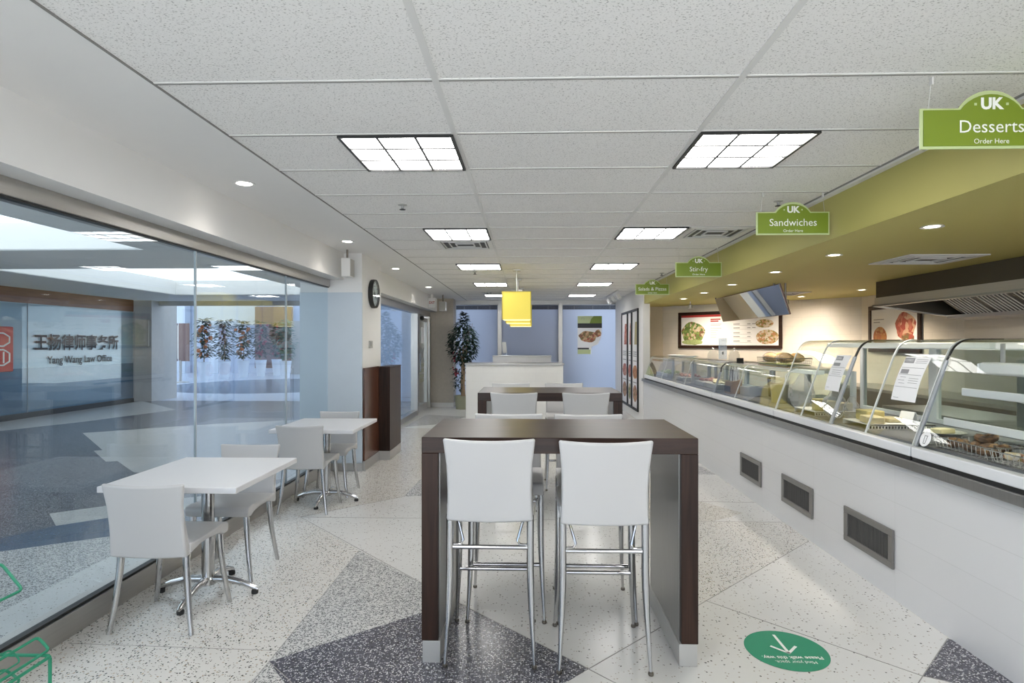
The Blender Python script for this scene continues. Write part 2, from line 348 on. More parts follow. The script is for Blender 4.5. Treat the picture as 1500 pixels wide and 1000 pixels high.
# ------------------------------------------------------------------ mesh builder
class MB:
    def __init__(s):
        s.bm = bmesh.new()
    def _f(s, vs, mi=0):
        try:
            f = s.bm.faces.new(vs); f.material_index = mi; return f
        except ValueError:
            return None
    def box(s, x0, x1, y0, y1, z0, z1, mi=0, mat=None):
        v = [s.bm.verts.new(p) for p in ((x0, y0, z0), (x1, y0, z0), (x1, y1, z0), (x0, y1, z0), (x0, y0, z1), (x1, y0, z1), (x1, y1, z1), (x0, y1, z1))]
        for q in ((3, 2, 1, 0), (4, 5, 6, 7), (0, 1, 5, 4), (1, 2, 6, 5), (2, 3, 7, 6), (3, 0, 4, 7)):
            s._f([v[i] for i in q], mi)
        if mat is not None:
            bmesh.ops.transform(s.bm, matrix=mat, verts=v)
        return s
    def prism(s, poly, axis, a, b, mi=0):
        """polygon swept along an axis; poly in the two other axes in x,y,z order"""
        def P(p, t):
            return {'x': (t, p[0], p[1]), 'y': (p[0], t, p[1]), 'z': (p[0], p[1], t)}[axis]
        A = [s.bm.verts.new(P(p, a)) for p in poly]; B = [s.bm.verts.new(P(p, b)) for p in poly]
        n = len(poly)
        s._f(A[::-1], mi); s._f(B, mi)
        for i in range(n):
            s._f([A[i], A[(i + 1) % n], B[(i + 1) % n], B[i]], mi)
        return s
    def strip(s, pts, thick, axis, a, b, mi=0):
        """open polyline given thickness, swept along an axis"""
        n = len(pts); off = []
        for i in range(n):
            p0 = Vector(pts[max(i - 1, 0)]); p1 = Vector(pts[min(i + 1, n - 1)]); d = (p1 - p0).normalized()
            nn = Vector((-d.y, d.x)); off.append((pts[i][0] + nn.x * thick, pts[i][1] + nn.y * thick))
        return s.prism(list(pts) + off[::-1], axis, a, b, mi)
    def tube(s, pts, r, seg=10, closed=False, mi=0, cap=True):
        pts = [Vector(p) for p in pts]; n = len(pts)
        rs = r if isinstance(r, (list, tuple)) else [r] * n
        rings = []; prev = None
        for i in range(n):
            if closed:
                t = (pts[(i + 1) % n] - pts[i - 1]).normalized()
            else:
                t = (pts[min(i + 1, n - 1)] - pts[max(i - 1, 0)]).normalized()
            if prev is None:
                u = t.orthogonal().normalized()
            else:
                u = prev - t * prev.dot(t)
                u = u.normalized() if u.length > 1e-6 else t.orthogonal().normalized()
            prev = u; w = t.cross(u)
            rings.append([s.bm.verts.new(pts[i] + (u * math.cos(2 * PI * k / seg) + w * math.sin(2 * PI * k / seg)) * rs[i]) for k in range(seg)])
        m = n if closed else n - 1
        for i in range(m):
            a, b = rings[i], rings[(i + 1) % n]
            for k in range(seg):
                s._f([a[k], a[(k + 1) % seg], b[(k + 1) % seg], b[k]], mi)
        if cap and not closed:
            s._f(rings[0][::-1], mi); s._f(rings[-1], mi)
        return s
    def lathe(s, prof, c=(0, 0, 0), seg=20, axis='z', mi=0):
        rings = []
        for r, h in prof:
            ring = []
            for k in range(seg):
                a = 2 * PI * k / seg; x, y = r * math.cos(a), r * math.sin(a)
                p = {'z': (x, y, h), 'x': (h, x, y), 'y': (y, h, x)}[axis]
                ring.append(s.bm.verts.new((p[0] + c[0], p[1] + c[1], p[2] + c[2])))
            rings.append(ring)
        for a, b in zip(rings, rings[1:]):
            for k in range(seg):
                s._f([a[k], a[(k + 1) % seg], b[(k + 1) % seg], b[k]], mi)
        s._f(rings[0][::-1], mi); s._f(rings[-1], mi)
        return s
    def ball(s, c, r, seg=12, rings=8, mi=0, jit=0.0):
        if isinstance(r, (int, float)): r = (r, r, r)
        prof = []
        R = []
        for i in range(1, rings):
            a = PI * i / rings
            ring = []
            for k in range(seg):
                b = 2 * PI * k / seg; j = 1 + random.uniform(-jit, jit)
                ring.append(s.bm.verts.new((c[0] + r[0] * math.sin(a) * math.cos(b) * j, c[1] + r[1] * math.sin(a) * math.sin(b) * j, c[2] + r[2] * math.cos(a) * j)))
            R.append(ring)
        t = s.bm.verts.new((c[0], c[1], c[2] + r[2])); bt = s.bm.verts.new((c[0], c[1], c[2] - r[2]))
        for k in range(seg):
            s._f([t, R[0][k], R[0][(k + 1) % seg]], mi); s._f([bt, R[-1][(k + 1) % seg], R[-1][k]], mi)
        for a, b in zip(R, R[1:]):
            for k in range(seg):
                s._f([a[k], b[k], b[(k + 1) % seg], a[(k + 1) % seg]], mi)
        return s
    def quad(s, pts, mi=0):
        s._f([s.bm.verts.new(p) for p in pts], mi); return s
    def leaf(s, p, d, up, L, w, mi=0):
        d = Vector(d).normalized(); side = d.cross(Vector(up))
        side = side.normalized() if side.length > 1e-4 else d.orthogonal().normalized()
        nn = side.cross(d)
        p = Vector(p)
        v = [s.bm.verts.new(q) for q in (p, p + d * L * .45 + side * w * .5 - nn * L * .02, p + d * L - nn * L * .18, p + d * L * .45 - side * w * .5 - nn * L * .02, p + d * L * .5 + nn * L * .06)]
        s._f([v[0], v[1], v[4]], mi); s._f([v[1], v[2], v[4]], mi); s._f([v[2], v[3], v[4]], mi); s._f([v[3], v[0], v[4]], mi)
        return s
    def build(s, name, mats, parent=None, loc=None, rot=None, smooth=True, bevel=0.0, seg=2, recalc=True):
        if recalc: bmesh.ops.recalc_face_normals(s.bm, faces=s.bm.faces)
        if smooth:
            for f in s.bm.faces: f.smooth = True
            for e in s.bm.edges:
                if len(e.link_faces) != 2 or e.calc_face_angle(0) > 0.7: e.smooth = False
        me = bpy.data.meshes.new(name); s.bm.to_mesh(me); s.bm.free()
        if not isinstance(mats, (list, tuple)): mats = [mats]
        for m in mats: me.materials.append(M[m] if isinstance(m, str) else m)
        o = bpy.data.objects.new(name, me); C.objects.link(o)
        if parent is not None: o.parent = parent
        if loc: o.location = loc
        if rot: o.rotation_euler = rot
        if bevel:
            md = o.modifiers.new('bevel', 'BEVEL'); md.width = bevel; md.segments = seg; md.limit_method = 'ANGLE'; md.angle_limit = 0.6
            md.harden_normals = False
        return o

def B(*a): return MB().box(*a)

def tag(o, label, cat, group=None):
    o['label'] = label; o['category'] = cat
    if group: o['group'] = group
    return o

def thing(name, label, cat, loc=(0, 0, 0), rz=0.0, group=None):
    o = bpy.data.objects.new(name, None); C.objects.link(o)
    o.empty_display_size = 0.1
    o.location = loc; o.rotation_euler = (0, 0, rz)
    return tag(o, label, cat, group)

def struct(o):
    o['kind'] = 'structure'; return o

def dup(root, loc, rz, label=None, group=None):
    def cp(o, parent):
        c = o.copy(); C.objects.link(c)
        if parent is not None: c.parent = parent
        for ch in list(o.children):
            cp(ch, c)
        return c
    r = cp(root, None); r.location = loc; r.rotation_euler = (0, 0, rz)
    if label: r['label'] = label
    if group: r['group'] = group
    return r

FACE_CAM = (PI / 2, 0, 0)          # lettering read by someone looking along +Y
FACE_ROOM = (PI / 2, 0, PI / 2)    # lettering on the corridor's far side, facing +X
def text(body, h, mat, parent=None, loc=(0, 0, 0), rot=FACE_CAM, name='lettering', align='CENTER', width=None, bold=0.0, depth=0.0008):
    cu = bpy.data.curves.new('lettering_curve', 'FONT'); cu.body = body; cu.size = 1; cu.align_x = align; cu.align_y = 'CENTER'
    cu.resolution_u = 3; cu.offset = bold
    tmp = bpy.data.objects.new('lettering_source', cu); C.objects.link(tmp)
    dg = bpy.context.evaluated_depsgraph_get(); dg.update()
    me = bpy.data.meshes.new_from_object(tmp.evaluated_get(dg))
    bpy.data.objects.remove(tmp); bpy.data.curves.remove(cu)
    xs = [v.co.x for v in me.vertices]; ys = [v.co.y for v in me.vertices]
    if not xs:
        xs = [0, 1]; ys = [0, 1]
    sy = h; sx = h if width is None else width / (max(xs) - min(xs))
    for v in me.vertices: v.co = Vector((v.co.x * sx, v.co.y * sy, depth))
    me.materials.clear(); me.materials.append(M[mat]); me.name = name
    o = bpy.data.objects.new(name, me); C.objects.link(o)
    if parent is not None: o.parent = parent
    o.location = loc; o.rotation_euler = rot
    return o

# ================================================================== THE SETTING
ZC = 2.565      # tile ceiling
ZK = 2.245      # kitchen ceiling
YB = 14.7       # window wall
Y0 = -3.0

# ---- floor
fb = MB(); fb.box(-2.42, 2.3, Y0, 15.0, -0.05, 0)
floor = struct(fb.build('floor', ['terrazzo_white'], smooth=False))
def inlay(polys, mat, name, h=0.0006):
    b = MB()
    for p in polys:
        b.prism(p, 'z', -0.001, h)
    return struct(b.build(name, [mat], smooth=False))
inlay([[(-2.36, Y0), (-1.237, Y0), (-1.237, 2.585), (-1.226, 2.76), (-1.232, 4.263), (-1.978, 5.071), (-2.36, 5.25)],
       [(0.985, 3.44), (2.127, 4.568), (2.14, 5.03), (1.55, 5.05), (0.985, 5.05)],
       [(-0.3, 6.2), (1.2, 6.2), (1.0, 8.6), (-0.3, 8.6)]], 'terrazzo_light', 'floor_inlay_speckled')
inlay([[(-2.36, 5.25), (-1.978, 5.071), (-1.225, 5.78), (-1.198, 6.511), (-0.9, 7.2), (-0.9, 10.3), (-2.36, 10.5)],
       [(0.985, 5.05), (1.55, 5.05), (1.9, 5.3), (1.62, 5.69), (0.985, 5.69)]], 'terrazzo_fine', 'floor_inlay_fine')
inlay([[(-1.226, 2.76), (-1.232, 4.263), (-0.424, 3.434)], [(-1.237, 2.585), (-1.237, Y0), (-1.0, Y0), (-1.08, 2.59), (-1.226, 2.76)],
       [(-1.225, 5.78), (-1.198, 6.511), (-0.9, 7.2), (-0.5, 6.2), (-0.5, 5.95)], [(2.107, 7.3), (2.14, 6.85), (1.2, 6.9), (1.0, 7.35)],
       [(-2.243, 10.6), (-2.163, 12.462), (-1.3, 12.122), (-1.5, 11.1)]], 'terrazzo_mid', 'floor_inlay_grey', 0.0009)
inlay([[(-1.226, 2.76), (-0.424, 3.434), (0.274, 2.741), (0.16, 2.625), (-0.9, 1.4), (-1.08, 2.59)],
       [(2.127, 3.076), (1.776, 2.726), (2.3, 2.45), (2.3, 2.9)]], 'terrazzo_dark', 'floor_inlay_dark', 0.0009)
# thin divider strips
b = MB()
for p, q in [((-1.978, 5.071), (-0.424, 3.434)), ((-0.424, 3.434), (0.274, 2.741)), ((-1.232, 4.263), (-1.226, 2.76)), ((-1.978, 5.071), (-1.225, 5.78)),
             ((0.274, 2.741), (0.985, 3.44)), ((0.985, 3.44), (2.127, 4.568)), ((1.034, 3.485), (1.776, 2.726)), ((0.274, 2.741), (0.9, 2.1)), ((1.776, 2.726), (1.2, 2.15)),
             ((-1.978, 5.071), (2.14, 5.04)), ((-2.3, 2.9), (-1.23, 2.86)), ((0.985, 5.69), (2.14, 5.66)), ((2.127, 3.076), (1.776, 2.726)),
             ((-1.226, 2.76), (-1.226, 0.5)), ((-1.226, 2.76), (0.2, 1.4)), ((1.776, 2.726), (2.13, 2.55)), ((-2.3, 8.2), (-0.9, 8.2))]:
    p, q = Vector(p), Vector(q); d = (q - p).normalized(); n = Vector((-d.y, d.x)) * 0.002
    b.prism([tuple(p + n), tuple(q + n), tuple(q - n), tuple(p - n)], 'z', 0.0, 0.0013)
struct(b.build('trim_1', ['gap_line'], smooth=False))
struct(B(2.3, 5.4, Y0, 12.4, -0.05, -0.001).build('floor_kitchen', ['floor_kitchen'], smooth=False))

# ---- tile ceiling with its grid
struct(B(-1.535, 2.14, Y0, YB, ZC, ZC + 0.04).build('ceiling', ['acoustic_tile'], smooth=False))
b = MB()
for x in (-0.378, 0.85): b.box(x - 0.014, x + 0.014, Y0, YB, ZC - 0.004, ZC)
k = -8
while 2.38 + 0.61 * k < YB:
    y = 2.38 + 0.61 * k
    b.box(-1.535, 2.14, y - 0.006, y + 0.006, ZC - 0.003, ZC)
    k += 1
struct(b.build('trim_2', ['grid_metal'], smooth=False))
b = MB(); b.box(-1.541, -1.533, Y0, YB, ZC - 0.006, ZC + 0.01)
for kk in range(-8, 20):
    y = 2.38 + 0.61 * kk + 0.0085
    b.box(-1.535, 2.14, y - 0.0045, y + 0.0045, ZC - 0.0035, ZC)
struct(b.build('trim_3', ['gap_line'], smooth=False))
struct(B(2.11, 2.20, Y0, 11.2, ZC - 0.02, ZC + 0.01).build('trim_4', ['grid_metal'], smooth=False))
struct(B(2.10, 2.108, Y0, 11.2, ZC - 0.008, ZC + 0.01).build('trim_5', ['gap_line'], smooth=False))

ys_joint = (0.6, 2.35, 4.14, 5.71)
# ---- left drywall border, drop and steel header
struct(B(-2.30, -1.545, Y0, YB, ZC - 0.002, ZC + 0.05).build('ceiling_border', ['drywall'], smooth=False))
struct(B(-2.52, -2.18, Y0, YB, 2.25, ZC + 0.02).build('wall_left', ['drywall'], smooth=False))
struct(B(-2.47, -2.34, Y0, 6.9, 2.165, 2.25).build('trim_6', ['steel'], smooth=False, bevel=0.004))
struct(B(-2.39, -2.35, Y0, 6.9, 2.156, 2.167).build('trim_7', ['black'], smooth=False))
struct(B(-2.47, -2.34, Y0, 6.9, 0, 0.125).build('baseboard_left', ['steel'], smooth=False, bevel=0.004))
b = MB()
for yj in ys_joint: b.box(-2.378, -2.360, yj - 0.0028, yj + 0.0028, 0.137, 2.157)
struct(b.build('trim_15', ['seal_grey'], smooth=False))
struct(B(-2.39, -2.350, Y0, 6.9, 0.123, 0.139).build('trim_8', ['black'], smooth=False))
ys = [Y0, 0.6, 2.35, 4.14, 5.71, 6.9]
for i in range(len(ys) - 1):
    struct(B(-2.376, -2.364, ys[i] + 0.004, ys[i + 1] - 0.004, 0.137, 2.158).build('window_%d' % (i + 1), ['storefront_glass'], smooth=False))
# the column, its front panel tinted for the blue daylight cast
struct(B(-2.70, -1.965, 6.92, 7.8, 0, ZC).build('wall_column', ['drywall'], smooth=False))
struct(B(-2.70, -1.958, 6.90, 6.922, 0.095, 2.10).build('trim_9', ['cladding_blue_cast'], smooth=False, bevel=0.003))
struct(B(-2.70, -1.955, 6.895, 6.922, 0, 0.095).build('baseboard_column', ['steel'], smooth=False))
# far glazed front, door
struct(B(-2.47, -2.34, 7.8, 14.0, 2.13, 2.25).build('trim_10', ['steel'], smooth=False, bevel=0.004))
struct(B(-2.46, -2.35, 7.8, 12.35, 0, 0.10).build('baseboard_left_far', ['steel'], smooth=False))
struct(B(-2.416, -2.404, 7.8, 12.35, 0.10, 2.13).build('window_6', ['storefront_glass'], smooth=False))
b = MB(); b.box(-2.47, -2.33, 12.35, 12.50, 0, 2.13); b.box(-2.47, -2.33, 13.85, 14.0, 0, 2.13)
struct(b.build('trim_11', ['steel'], smooth=False, bevel=0.004))
d = struct(B(-2.42, -2.40, 12.60, 13.76, 0.14, 2.00).build('door_1', ['door_glass'], smooth=False))
b = MB(); b.box(-2.44, -2.38, 12.50, 12.60, 0, 2.08); b.box(-2.44, -2.38, 13.76, 13.85, 0, 2.08); b.box(-2.44, -2.38, 12.6, 13.76, 2.0, 2.08); b.box(-2.44, -2.38, 12.6, 13.76, 0, 0.14)
b.build('door_frame', ['aluminium'], d, smooth=False)
MB().tube([(-2.37, 12.68, 0.9), (-2.33, 12.68, 0.9), (-2.33, 12.68, 1.3), (-2.37, 12.68, 1.3)], 0.012, 8).build('door_handle', ['chrome'], d)
MB().ball((-2.36, 13.0, 2.06), (0.05, 0.12, 0.05), 10, 6).build('door_closer', ['black'], d)
text('UK', 0.46, 'ink_grey', d, (-2.396, 13.16, 1.22), FACE_ROOM, 'door_lettering', width=0.62, bold=0.02)
b = MB()
for z in (0.98, 0.86, 0.74, 0.64):
    for i in range(5):
        b.box(-2.398, -2.396, 12.9 + i * 0.11, 12.98 + i * 0.11, z, z + 0.075)
b.build('opening_hours', ['pot_olive'], d, smooth=False)
tag(B(-2.398, -2.394, 13.1, 13.42, 1.50, 1.86).build('paper_notice', ['paper'], smooth=False), 'blank white paper stuck on the glass entrance door', 'notice')
# stone pier
struct(B(-2.78, -1.79, 14.0, 14.35, 0.10, ZC).build('wall_stone', ['stone'], smooth=False))
struct(B(-2.785, -1.785, 13.985, 14.35, 0, 0.10).build('baseboard_stone', ['grid_metal'], smooth=False))

# ---- window wall
b = MB()
b.box(-1.9, 2.35, YB - 0.03, YB + 0.1, 2.46, ZC + 0.02); b.box(-1.9, 2.35, YB - 0.03, YB + 0.1, 0, 0.08)
for x in (-1.87, -0.73, 0.775, 2.30):
    b.box(x - 0.05, x + 0.05, YB - 0.04, YB + 0.1, 0.0, 2.50)
struct(b.build('trim_12', ['aluminium'], smooth=False, bevel=0.004))
for i, (x0, x1) in enumerate(((-1.82, -0.78), (-0.68, 0.725), (0.825, 2.25))):
    struct(B(x0, x1, YB + 0.02, YB + 0.035, 0.08, 2.46).build('window_%d' % (7 + i), ['frost_film'], smooth=False))
    g = ('left', 'middle', 'right')[i]
    t = thing('roller_blind', 'black blind drawn up at the top of the %s frosted window' % g, 'blind', ((x0 + x1) / 2, YB, 2.40))
    hw = (x1 - x0) / 2 - 0.01
    b = MB()
    for j in range(5): b.box(-hw, hw, -0.02, 0.015, -0.055 + j * 0.02, -0.04 + j * 0.02)
    b.build('slats', ['blind_black'], t, smooth=False)
    for sx in (-0.6, 0.05, 0.65): B(sx * hw - 0.006, sx * hw + 0.006, -0.024, -0.018, -0.06, 0.05).build('tape', ['ink_grey'], t, smooth=False)
# outside the frosted windows: a neighbouring wall that shades part of the glass
struct(B(-1.0, 1.25, YB + 0.6, YB + 0.85, -0.1, 2.7).build('wall_outside', ['outside_render'], smooth=False))
struct(B(-2.6, 6, YB + 0.1, YB + 8, -0.12, -0.05).build('floor_outside', ['granite_pale'], smooth=False))

# ---- right side: far wall, kitchen walls, green bulkhead
struct(B(2.13, 2.26, 11.15, YB, 0, ZC).build('wall_right', ['drywall'], smooth=False))
struct(B(2.26, 2.85, 12.1, 12.25, 0, ZK).build('wall_kitchen_return', ['drywall_beige'], smooth=False))
b = MB(); b.prism([(2.71, 12.09), (5.30, 9.60), (5.45, 9.75), (2.86, 12.25)], 'z', 0, ZK)
struct(b.build('wall_kitchen_back', ['kitchen_tile_d'], smooth=False))
struct(B(5.30, 5.45, Y0, 9.75, 0, ZK).build('wall_kitchen_right', ['kitchen_tile_y'], smooth=False))
struct(B(5.285, 5.302, Y0, 7.35, 0.9, 1.86).build('wall_kitchen_steel', ['steel_panel'], smooth=False))
b = MB(); b.prism([(2.155, Y0), (5.45, Y0), (5.45, 12.25), (2.155, 12.25)], 'z', ZK, 2.7)
struct(b.build('ceiling_kitchen', ['green_paint'], smooth=False))

# ---- corridor beyond the glass
b = MB(); b.box(-11, -2.42, Y0, 15.3, -0.05, 0.0)
struct(b.build('floor_corridor', ['granite_dark'], smooth=False))
inlay([[(-7.485, 9.727), (-6.007, 8.177), (-6.093, 8.121), (-5.373, 7.374), (-5.257, 7.422), (-4.626, 6.795), (-3.3, 6.2), (-2.5, 6.6), (-2.5, 12.5), (-5.921, 10.868)],
       [(-4.233, 5.109), (-3.891, 5.384), (-2.9, 5.9), (-2.6, 5.5), (-3.616, 5.004), (-3.892, 4.766)],
       [(-10.1, Y0), (-10.1, 8.4), (-8.4, 7.6), (-4.5, 3.3), (-4.5, Y0)],  # unseen pale floor, added to bounce light onto the corridor ceiling
       [(-10.1, 11.2), (-10.1, 15.2), (-8.0, 13.2), (-8.6, 11.0), (-9.4, 9.2), (-10.1, 9.0)]], 'granite_pale', 'floor_inlay_corridor')
inlay([[(-4.077, 4.453), (-3.892, 4.766), (-3.616, 5.004), (-2.6, 5.5), (-2.47, 5.2), (-2.9, 4.75), (-3.913, 4.1)], [(-4.6, 4.0), (-4.077, 4.453), (-3.913, 4.1), (-4.4, 3.6)]], 'granite_blue', 'floor_inlay_corridor_dark')
inlay([[(-4.4, Y0), (-4.4, 3.6), (-3.913, 4.1), (-2.9, 4.75), (-2.47, 5.2), (-2.47, Y0)]], 'terrazzo_mid', 'floor_inlay_corridor_grey')
inlay([[(-2.95, 3.0), (-2.95, 4.3), (-2.75, 5.0), (-2.47, 5.1), (-2.47, 2.95)]], 'terrazzo_white', 'floor_reflection_strip', 0.0009)  # white strip laid on the floor in place of a reflection in the glass
b = MB()
zc = 2.62
cx0, cx1 = -8.15, -4.6
b.box(cx1, -2.47, Y0, 15.4, zc, 3.1); b.box(-10.6, cx0, Y0, 15.4, zc, 3.1)
for y0, y1 in ((Y0, 1.5), (6.95, 8.7), (13.45, 15.4)): b.box(cx0, cx1, y0, y1, zc, 3.1)
struct(b.build('ceiling_corridor', ['corridor_ceiling'], smooth=False))
for i, (y0, y1) in enumerate(((1.5, 6.95), (8.7, 13.45))):
    t = thing('ceiling_cove', ('white lit recess in the corridor ceiling, %s' % ('the one nearer the camera', 'the one farther back towards the flowers')[i]), 'ceiling light', ((cx0 + cx1) / 2, (y0 + y1) / 2, 2.95))
    hx, hy = (cx1 - cx0) / 2 - 0.005, (y1 - y0) / 2 - 0.005
    B(-hx, hx, -hy, hy, 0.0, 0.03).build('lit_panel', ['cove_glow'], t, smooth=False)
    b = MB()
    for s in (-1, 1):
        b.box(s * (hx - 0.01), s * hx, -hy, hy, -0.32, 0.0); b.box(-hx, hx, s * (hy - 0.01), s * hy, -0.32, 0.0)
    b.build('recess_side', ['white_plastic'], t, smooth=False)
# law office front, seen across the corridor
struct(B(-10.5, -10.2, Y0, 15.0, 2.32, 2.66).build('wall_law_office_fascia', ['fascia_wood'], smooth=False))
b = MB(); b.box(-10.5, -10.22, Y0, 15.0, 1.0, 2.32)
struct(b.build('wall_law_office', ['law_panel'], smooth=False))
struct(B(-10.5, -10.21, Y0, 15.0, 0.10, 1.0).build('wall_law_office_lower', ['law_base'], smooth=False))
struct(B(-10.5, -10.19, Y0, 15.0, 0, 0.10).build('baseboard_law_office', ['black'], smooth=False))
struct(B(-10.2, -10.19, Y0, 15.0, 0.15, 2.30).build('window_10', ['door_glass'], smooth=False))
b = MB()
for y in (9.2, 11.75, 15.0): b.box(-10.19, -10.18, y - 0.004, y + 0.004, 0.1, 2.32)
struct(b.build('trim_13', ['ink_grey'], smooth=False))
t = thing('wall_sign', 'dark lettering of a law office sign in Chinese and English on blue glass', 'sign', (-10.175, 13.15, 1.5))
text('王扬律师事务所', 0.36, 'ink', t, (0, 0, 0), FACE_ROOM, 'chinese_lettering', width=2.50, bold=0.028)
text('Yang Wang Law Office', 0.22, 'ink', t, (0, 0.06, -0.36), FACE_ROOM, 'english_lettering', width=1.95, bold=0.022)
t = thing('seal_sign', 'red square seal sign with pale curved strokes on the law office glass', 'sign', (-10.175, 10.95, 1.4))
MB().box(0, 0.03, -0.45, 0.43, -0.45, 0.43).build('panel', ['seal_red'], t, bevel=0.02)
b = MB()
for r, z0, z1 in ((0.2, 0.05, 0.30), (0.33, -0.32, -0.02)):
    pts = [(0.034, -0.4, z1), (0.034, 0.2, z1), (0.034, 0.33, z1 - 0.07), (0.034, 0.33, z0 + 0.07), (0.034, 0.2, z0), (0.034, -0.4, z0)]
    b.tube(pts, 0.016, 6)
b.tube([(0.034, 0.05, 0.0), (0.034, 0.05, -0.36)], 0.014, 6); b.tube([(0.034, 0.2, -0.06), (0.034, 0.2, -0.28)], 0.014, 6); b.tube([(0.034, -0.15, -0.06), (0.034, -0.15, -0.36)], 0.014, 6)
b.build('seal_strokes', ['sign_white'], t)
# the pier and hall at the corridor's far end
struct(B(-11.2, -9.79, 15.1, 16.2, 0, 6).build('wall_pier', ['stone_grey'], smooth=False))
tag(MB().box(-10.18, -9.84, 15.04, 15.10, 1.42, 2.12).build('wall_plaque', ['stone'], bevel=0.006), 'square grey relief plaque on the pier beside the law office', 'plaque')
struct(B(-30, -2.42, 15.3, 32, -0.05, -0.001).build('floor_atrium', ['atrium_floor'], smooth=False))
b = MB(); b.lathe([(3.8, -0.001), (3.8, 0.001)], (-9.0, 21.3, 0), 48)
struct(b.build('floor_inlay_atrium', ['granite_blue'], smooth=False))
struct(B(-30, -2.4, 30, 30.3, 0, 6).build('wall_atrium_back', ['atrium_wall'], smooth=False))
struct(B(-30.3, -30, 15, 30, 0, 6).build('wall_atrium_left', ['atrium_wall'], smooth=False))
struct(B(-6.0, -2.4, 16.4, 16.42, 0, 6).build('window_11', ['frost_film'], smooth=False))
struct(B(-30, -2.45, 15.4, 15.55, 2.5, 6).build('wall_atrium_beam', ['stone_grey'], smooth=False))
b = MB()
for x in (-18.9, -17.6, -15.9, -12.3): b.box(x - 0.25, x + 0.25, 29.4, 29.9, 0, 6)
struct(b.build('trim_14', ['pot_white'], smooth=False))
struct(B(-16.6, -13.6, 29.2, 29.35, 2.4, 3.7).build('wall_atrium_panel', ['screen_board'], smooth=False))
struct(B(-13.4, -11.6, 28.6, 28.8, 0.3, 3.3).build('wall_atrium_brown', ['brown_panel'], smooth=False))
struct(B(-11.6, -10.2, 28.6, 29, 0.0, 2.6).build('wall_atrium_grey', ['stone_grey'], smooth=False))

# ================================================================== FURNITURE
def profile_panel(b, prof, half_w0, half_w1, dish=0.0, nx=8, zlo=None, zhi=None):
    """closed side profile (y,z) swept across x with taper and dishing"""
    zs = [p[1] for p in prof]; zlo = min(zs); zhi = max(zs); n = len(prof); st = []
    for i in range(nx + 1):
        u = -1 + 2 * i / nx; ring = []
        for y, z in prof:
            v = (z - zlo) / max(zhi - zlo, 1e-6)
            hw = half_w0 + (half_w1 - half_w0) * v - (0.012 * math.sin(PI * v) if dish else 0.0)
            zz = z - (0.009 * (1 - u * u) * (1 if v > .9 else (1 if v < .05 else 0)) if dish else 0.0)
            ring.append(b.bm.verts.new((u * hw, y - dish * (1 - u * u) * v, zz)))
        st.append(ring)
    for a, c in zip(st, st[1:]):
        for k in range(n): b._f([a[k], a[(k + 1) % n], c[(k + 1) % n], c[k]])
    b._f(st[0][::-1]); b._f(st[-1])
    return b

def shell(t, z_bot, z_seat, z_top, depth, hw):
    d = depth / 2
    b = MB()
    lean = 0.055
    profile_panel(b, [(-d - .005, z_bot), (-d - .012, z_seat), (-d - .02, z_seat + .08), (-d - lean * .6, z_seat + (z_top - z_seat) * .6), (-d - lean, z_top),
                      (-d - lean + .026, z_top + .002), (-d + .012 - lean * .5, z_seat + (z_top - z_seat) * .6), (-d + .016, z_seat + .08), (-d + .03, z_seat + .01), (-d + .03, z_bot)], hw - .004, hw + .007, 0.022, 12)
    b.build('backrest', ['white_shell'], t, bevel=0.0105, seg=3)
    b = MB()
    profile_panel(b, [(-d + .029, z_bot + .005), (-d + .029, z_seat - .006), (-d + .12, z_seat - .014), (0, z_seat - .012), (d - .06, z_seat), (d - .01, z_seat - .008), (d, z_seat - .025), (d - .004, z_bot + .004),
                      (d - .05, z_bot), (d - .09, z_bot + .02), (0, z_bot + .032), (-d + .12, z_bot + .028)], hw - .004, hw, 0.0, 8)
    b.build('seat', ['white_shell'], t, bevel=0.008, seg=3)

def make_chair(label):
    t = thing('dining_chair', label, 'chair')
    shell(t, 0.405, 0.475, 0.79, 0.42, 0.205)
    for sx in (-1, 1):
        for sy in (-1, 1):
            x0, y0 = sx * 0.172, sy * 0.165
            x1, y1 = sx * 0.217, sy * 0.197
            b = MB(); pts = []; rs = []
            for i in range(8):
                u = i / 7; e = u ** 1.6
                pts.append((x0 + (x1 - x0) * e, y0 + (y1 - y0) * e, 0.43 * (1 - u))); rs.append(0.0195 - 0.0065 * u)
            b.tube(pts, rs, 12).build('leg', ['chrome'], t)
    return t

def make_stool(label):
    t = thing('bar_stool', label, 'stool')
    shell(t, 0.678, 0.757, 1.066, 0.44, 0.205)
    for sx in (-1, 1):
        for sy in (-1, 1):
            x0, y0 = sx * 0.189, sy * 0.187
            x1, y1 = sx * 0.207, sy * 0.228
            b = MB(); pts = []; rs = []
            for i in range(12):
                u = i / 11; e = max(0, (u - .35) / .65) ** 1.5
                pts.append((x0 + (x1 - x0) * e, y0 + (y1 - y0) * e, 0.70 * (1 - u) + 0.012 * u)); rs.append(0.0175 if u < .45 else 0.0175 - 0.0100 * (u - .45) / .55)
            leg = b.tube(pts, rs, 12).build('leg', ['chrome'], t)
            MB().lathe([(0.006, 0.018), (0.0115, 0.014), (0.013, 0.006), (0.011, 0.0)], (x1, y1, 0), 12).build('glide', ['steel_dark'], leg)
    MB().tube([(-.186, -.187, .545), (.186, -.187, .545)], 0.0105, 10).build('rear_stretcher', ['chrome'], t)
    for sx in (-1, 1):
        MB().tube([(sx * .18, -.187, .556), (sx * .14, -.18, .556), (sx * .128, -.172, .572), (sx * .168, -.13, .70)], 0.007, 8).build('brace', ['chrome'], t)
    MB().tube([(-.19, .193, .30), (.19, .193, .30)], 0.0115, 10).build('footrest', ['chrome'], t)
    return t

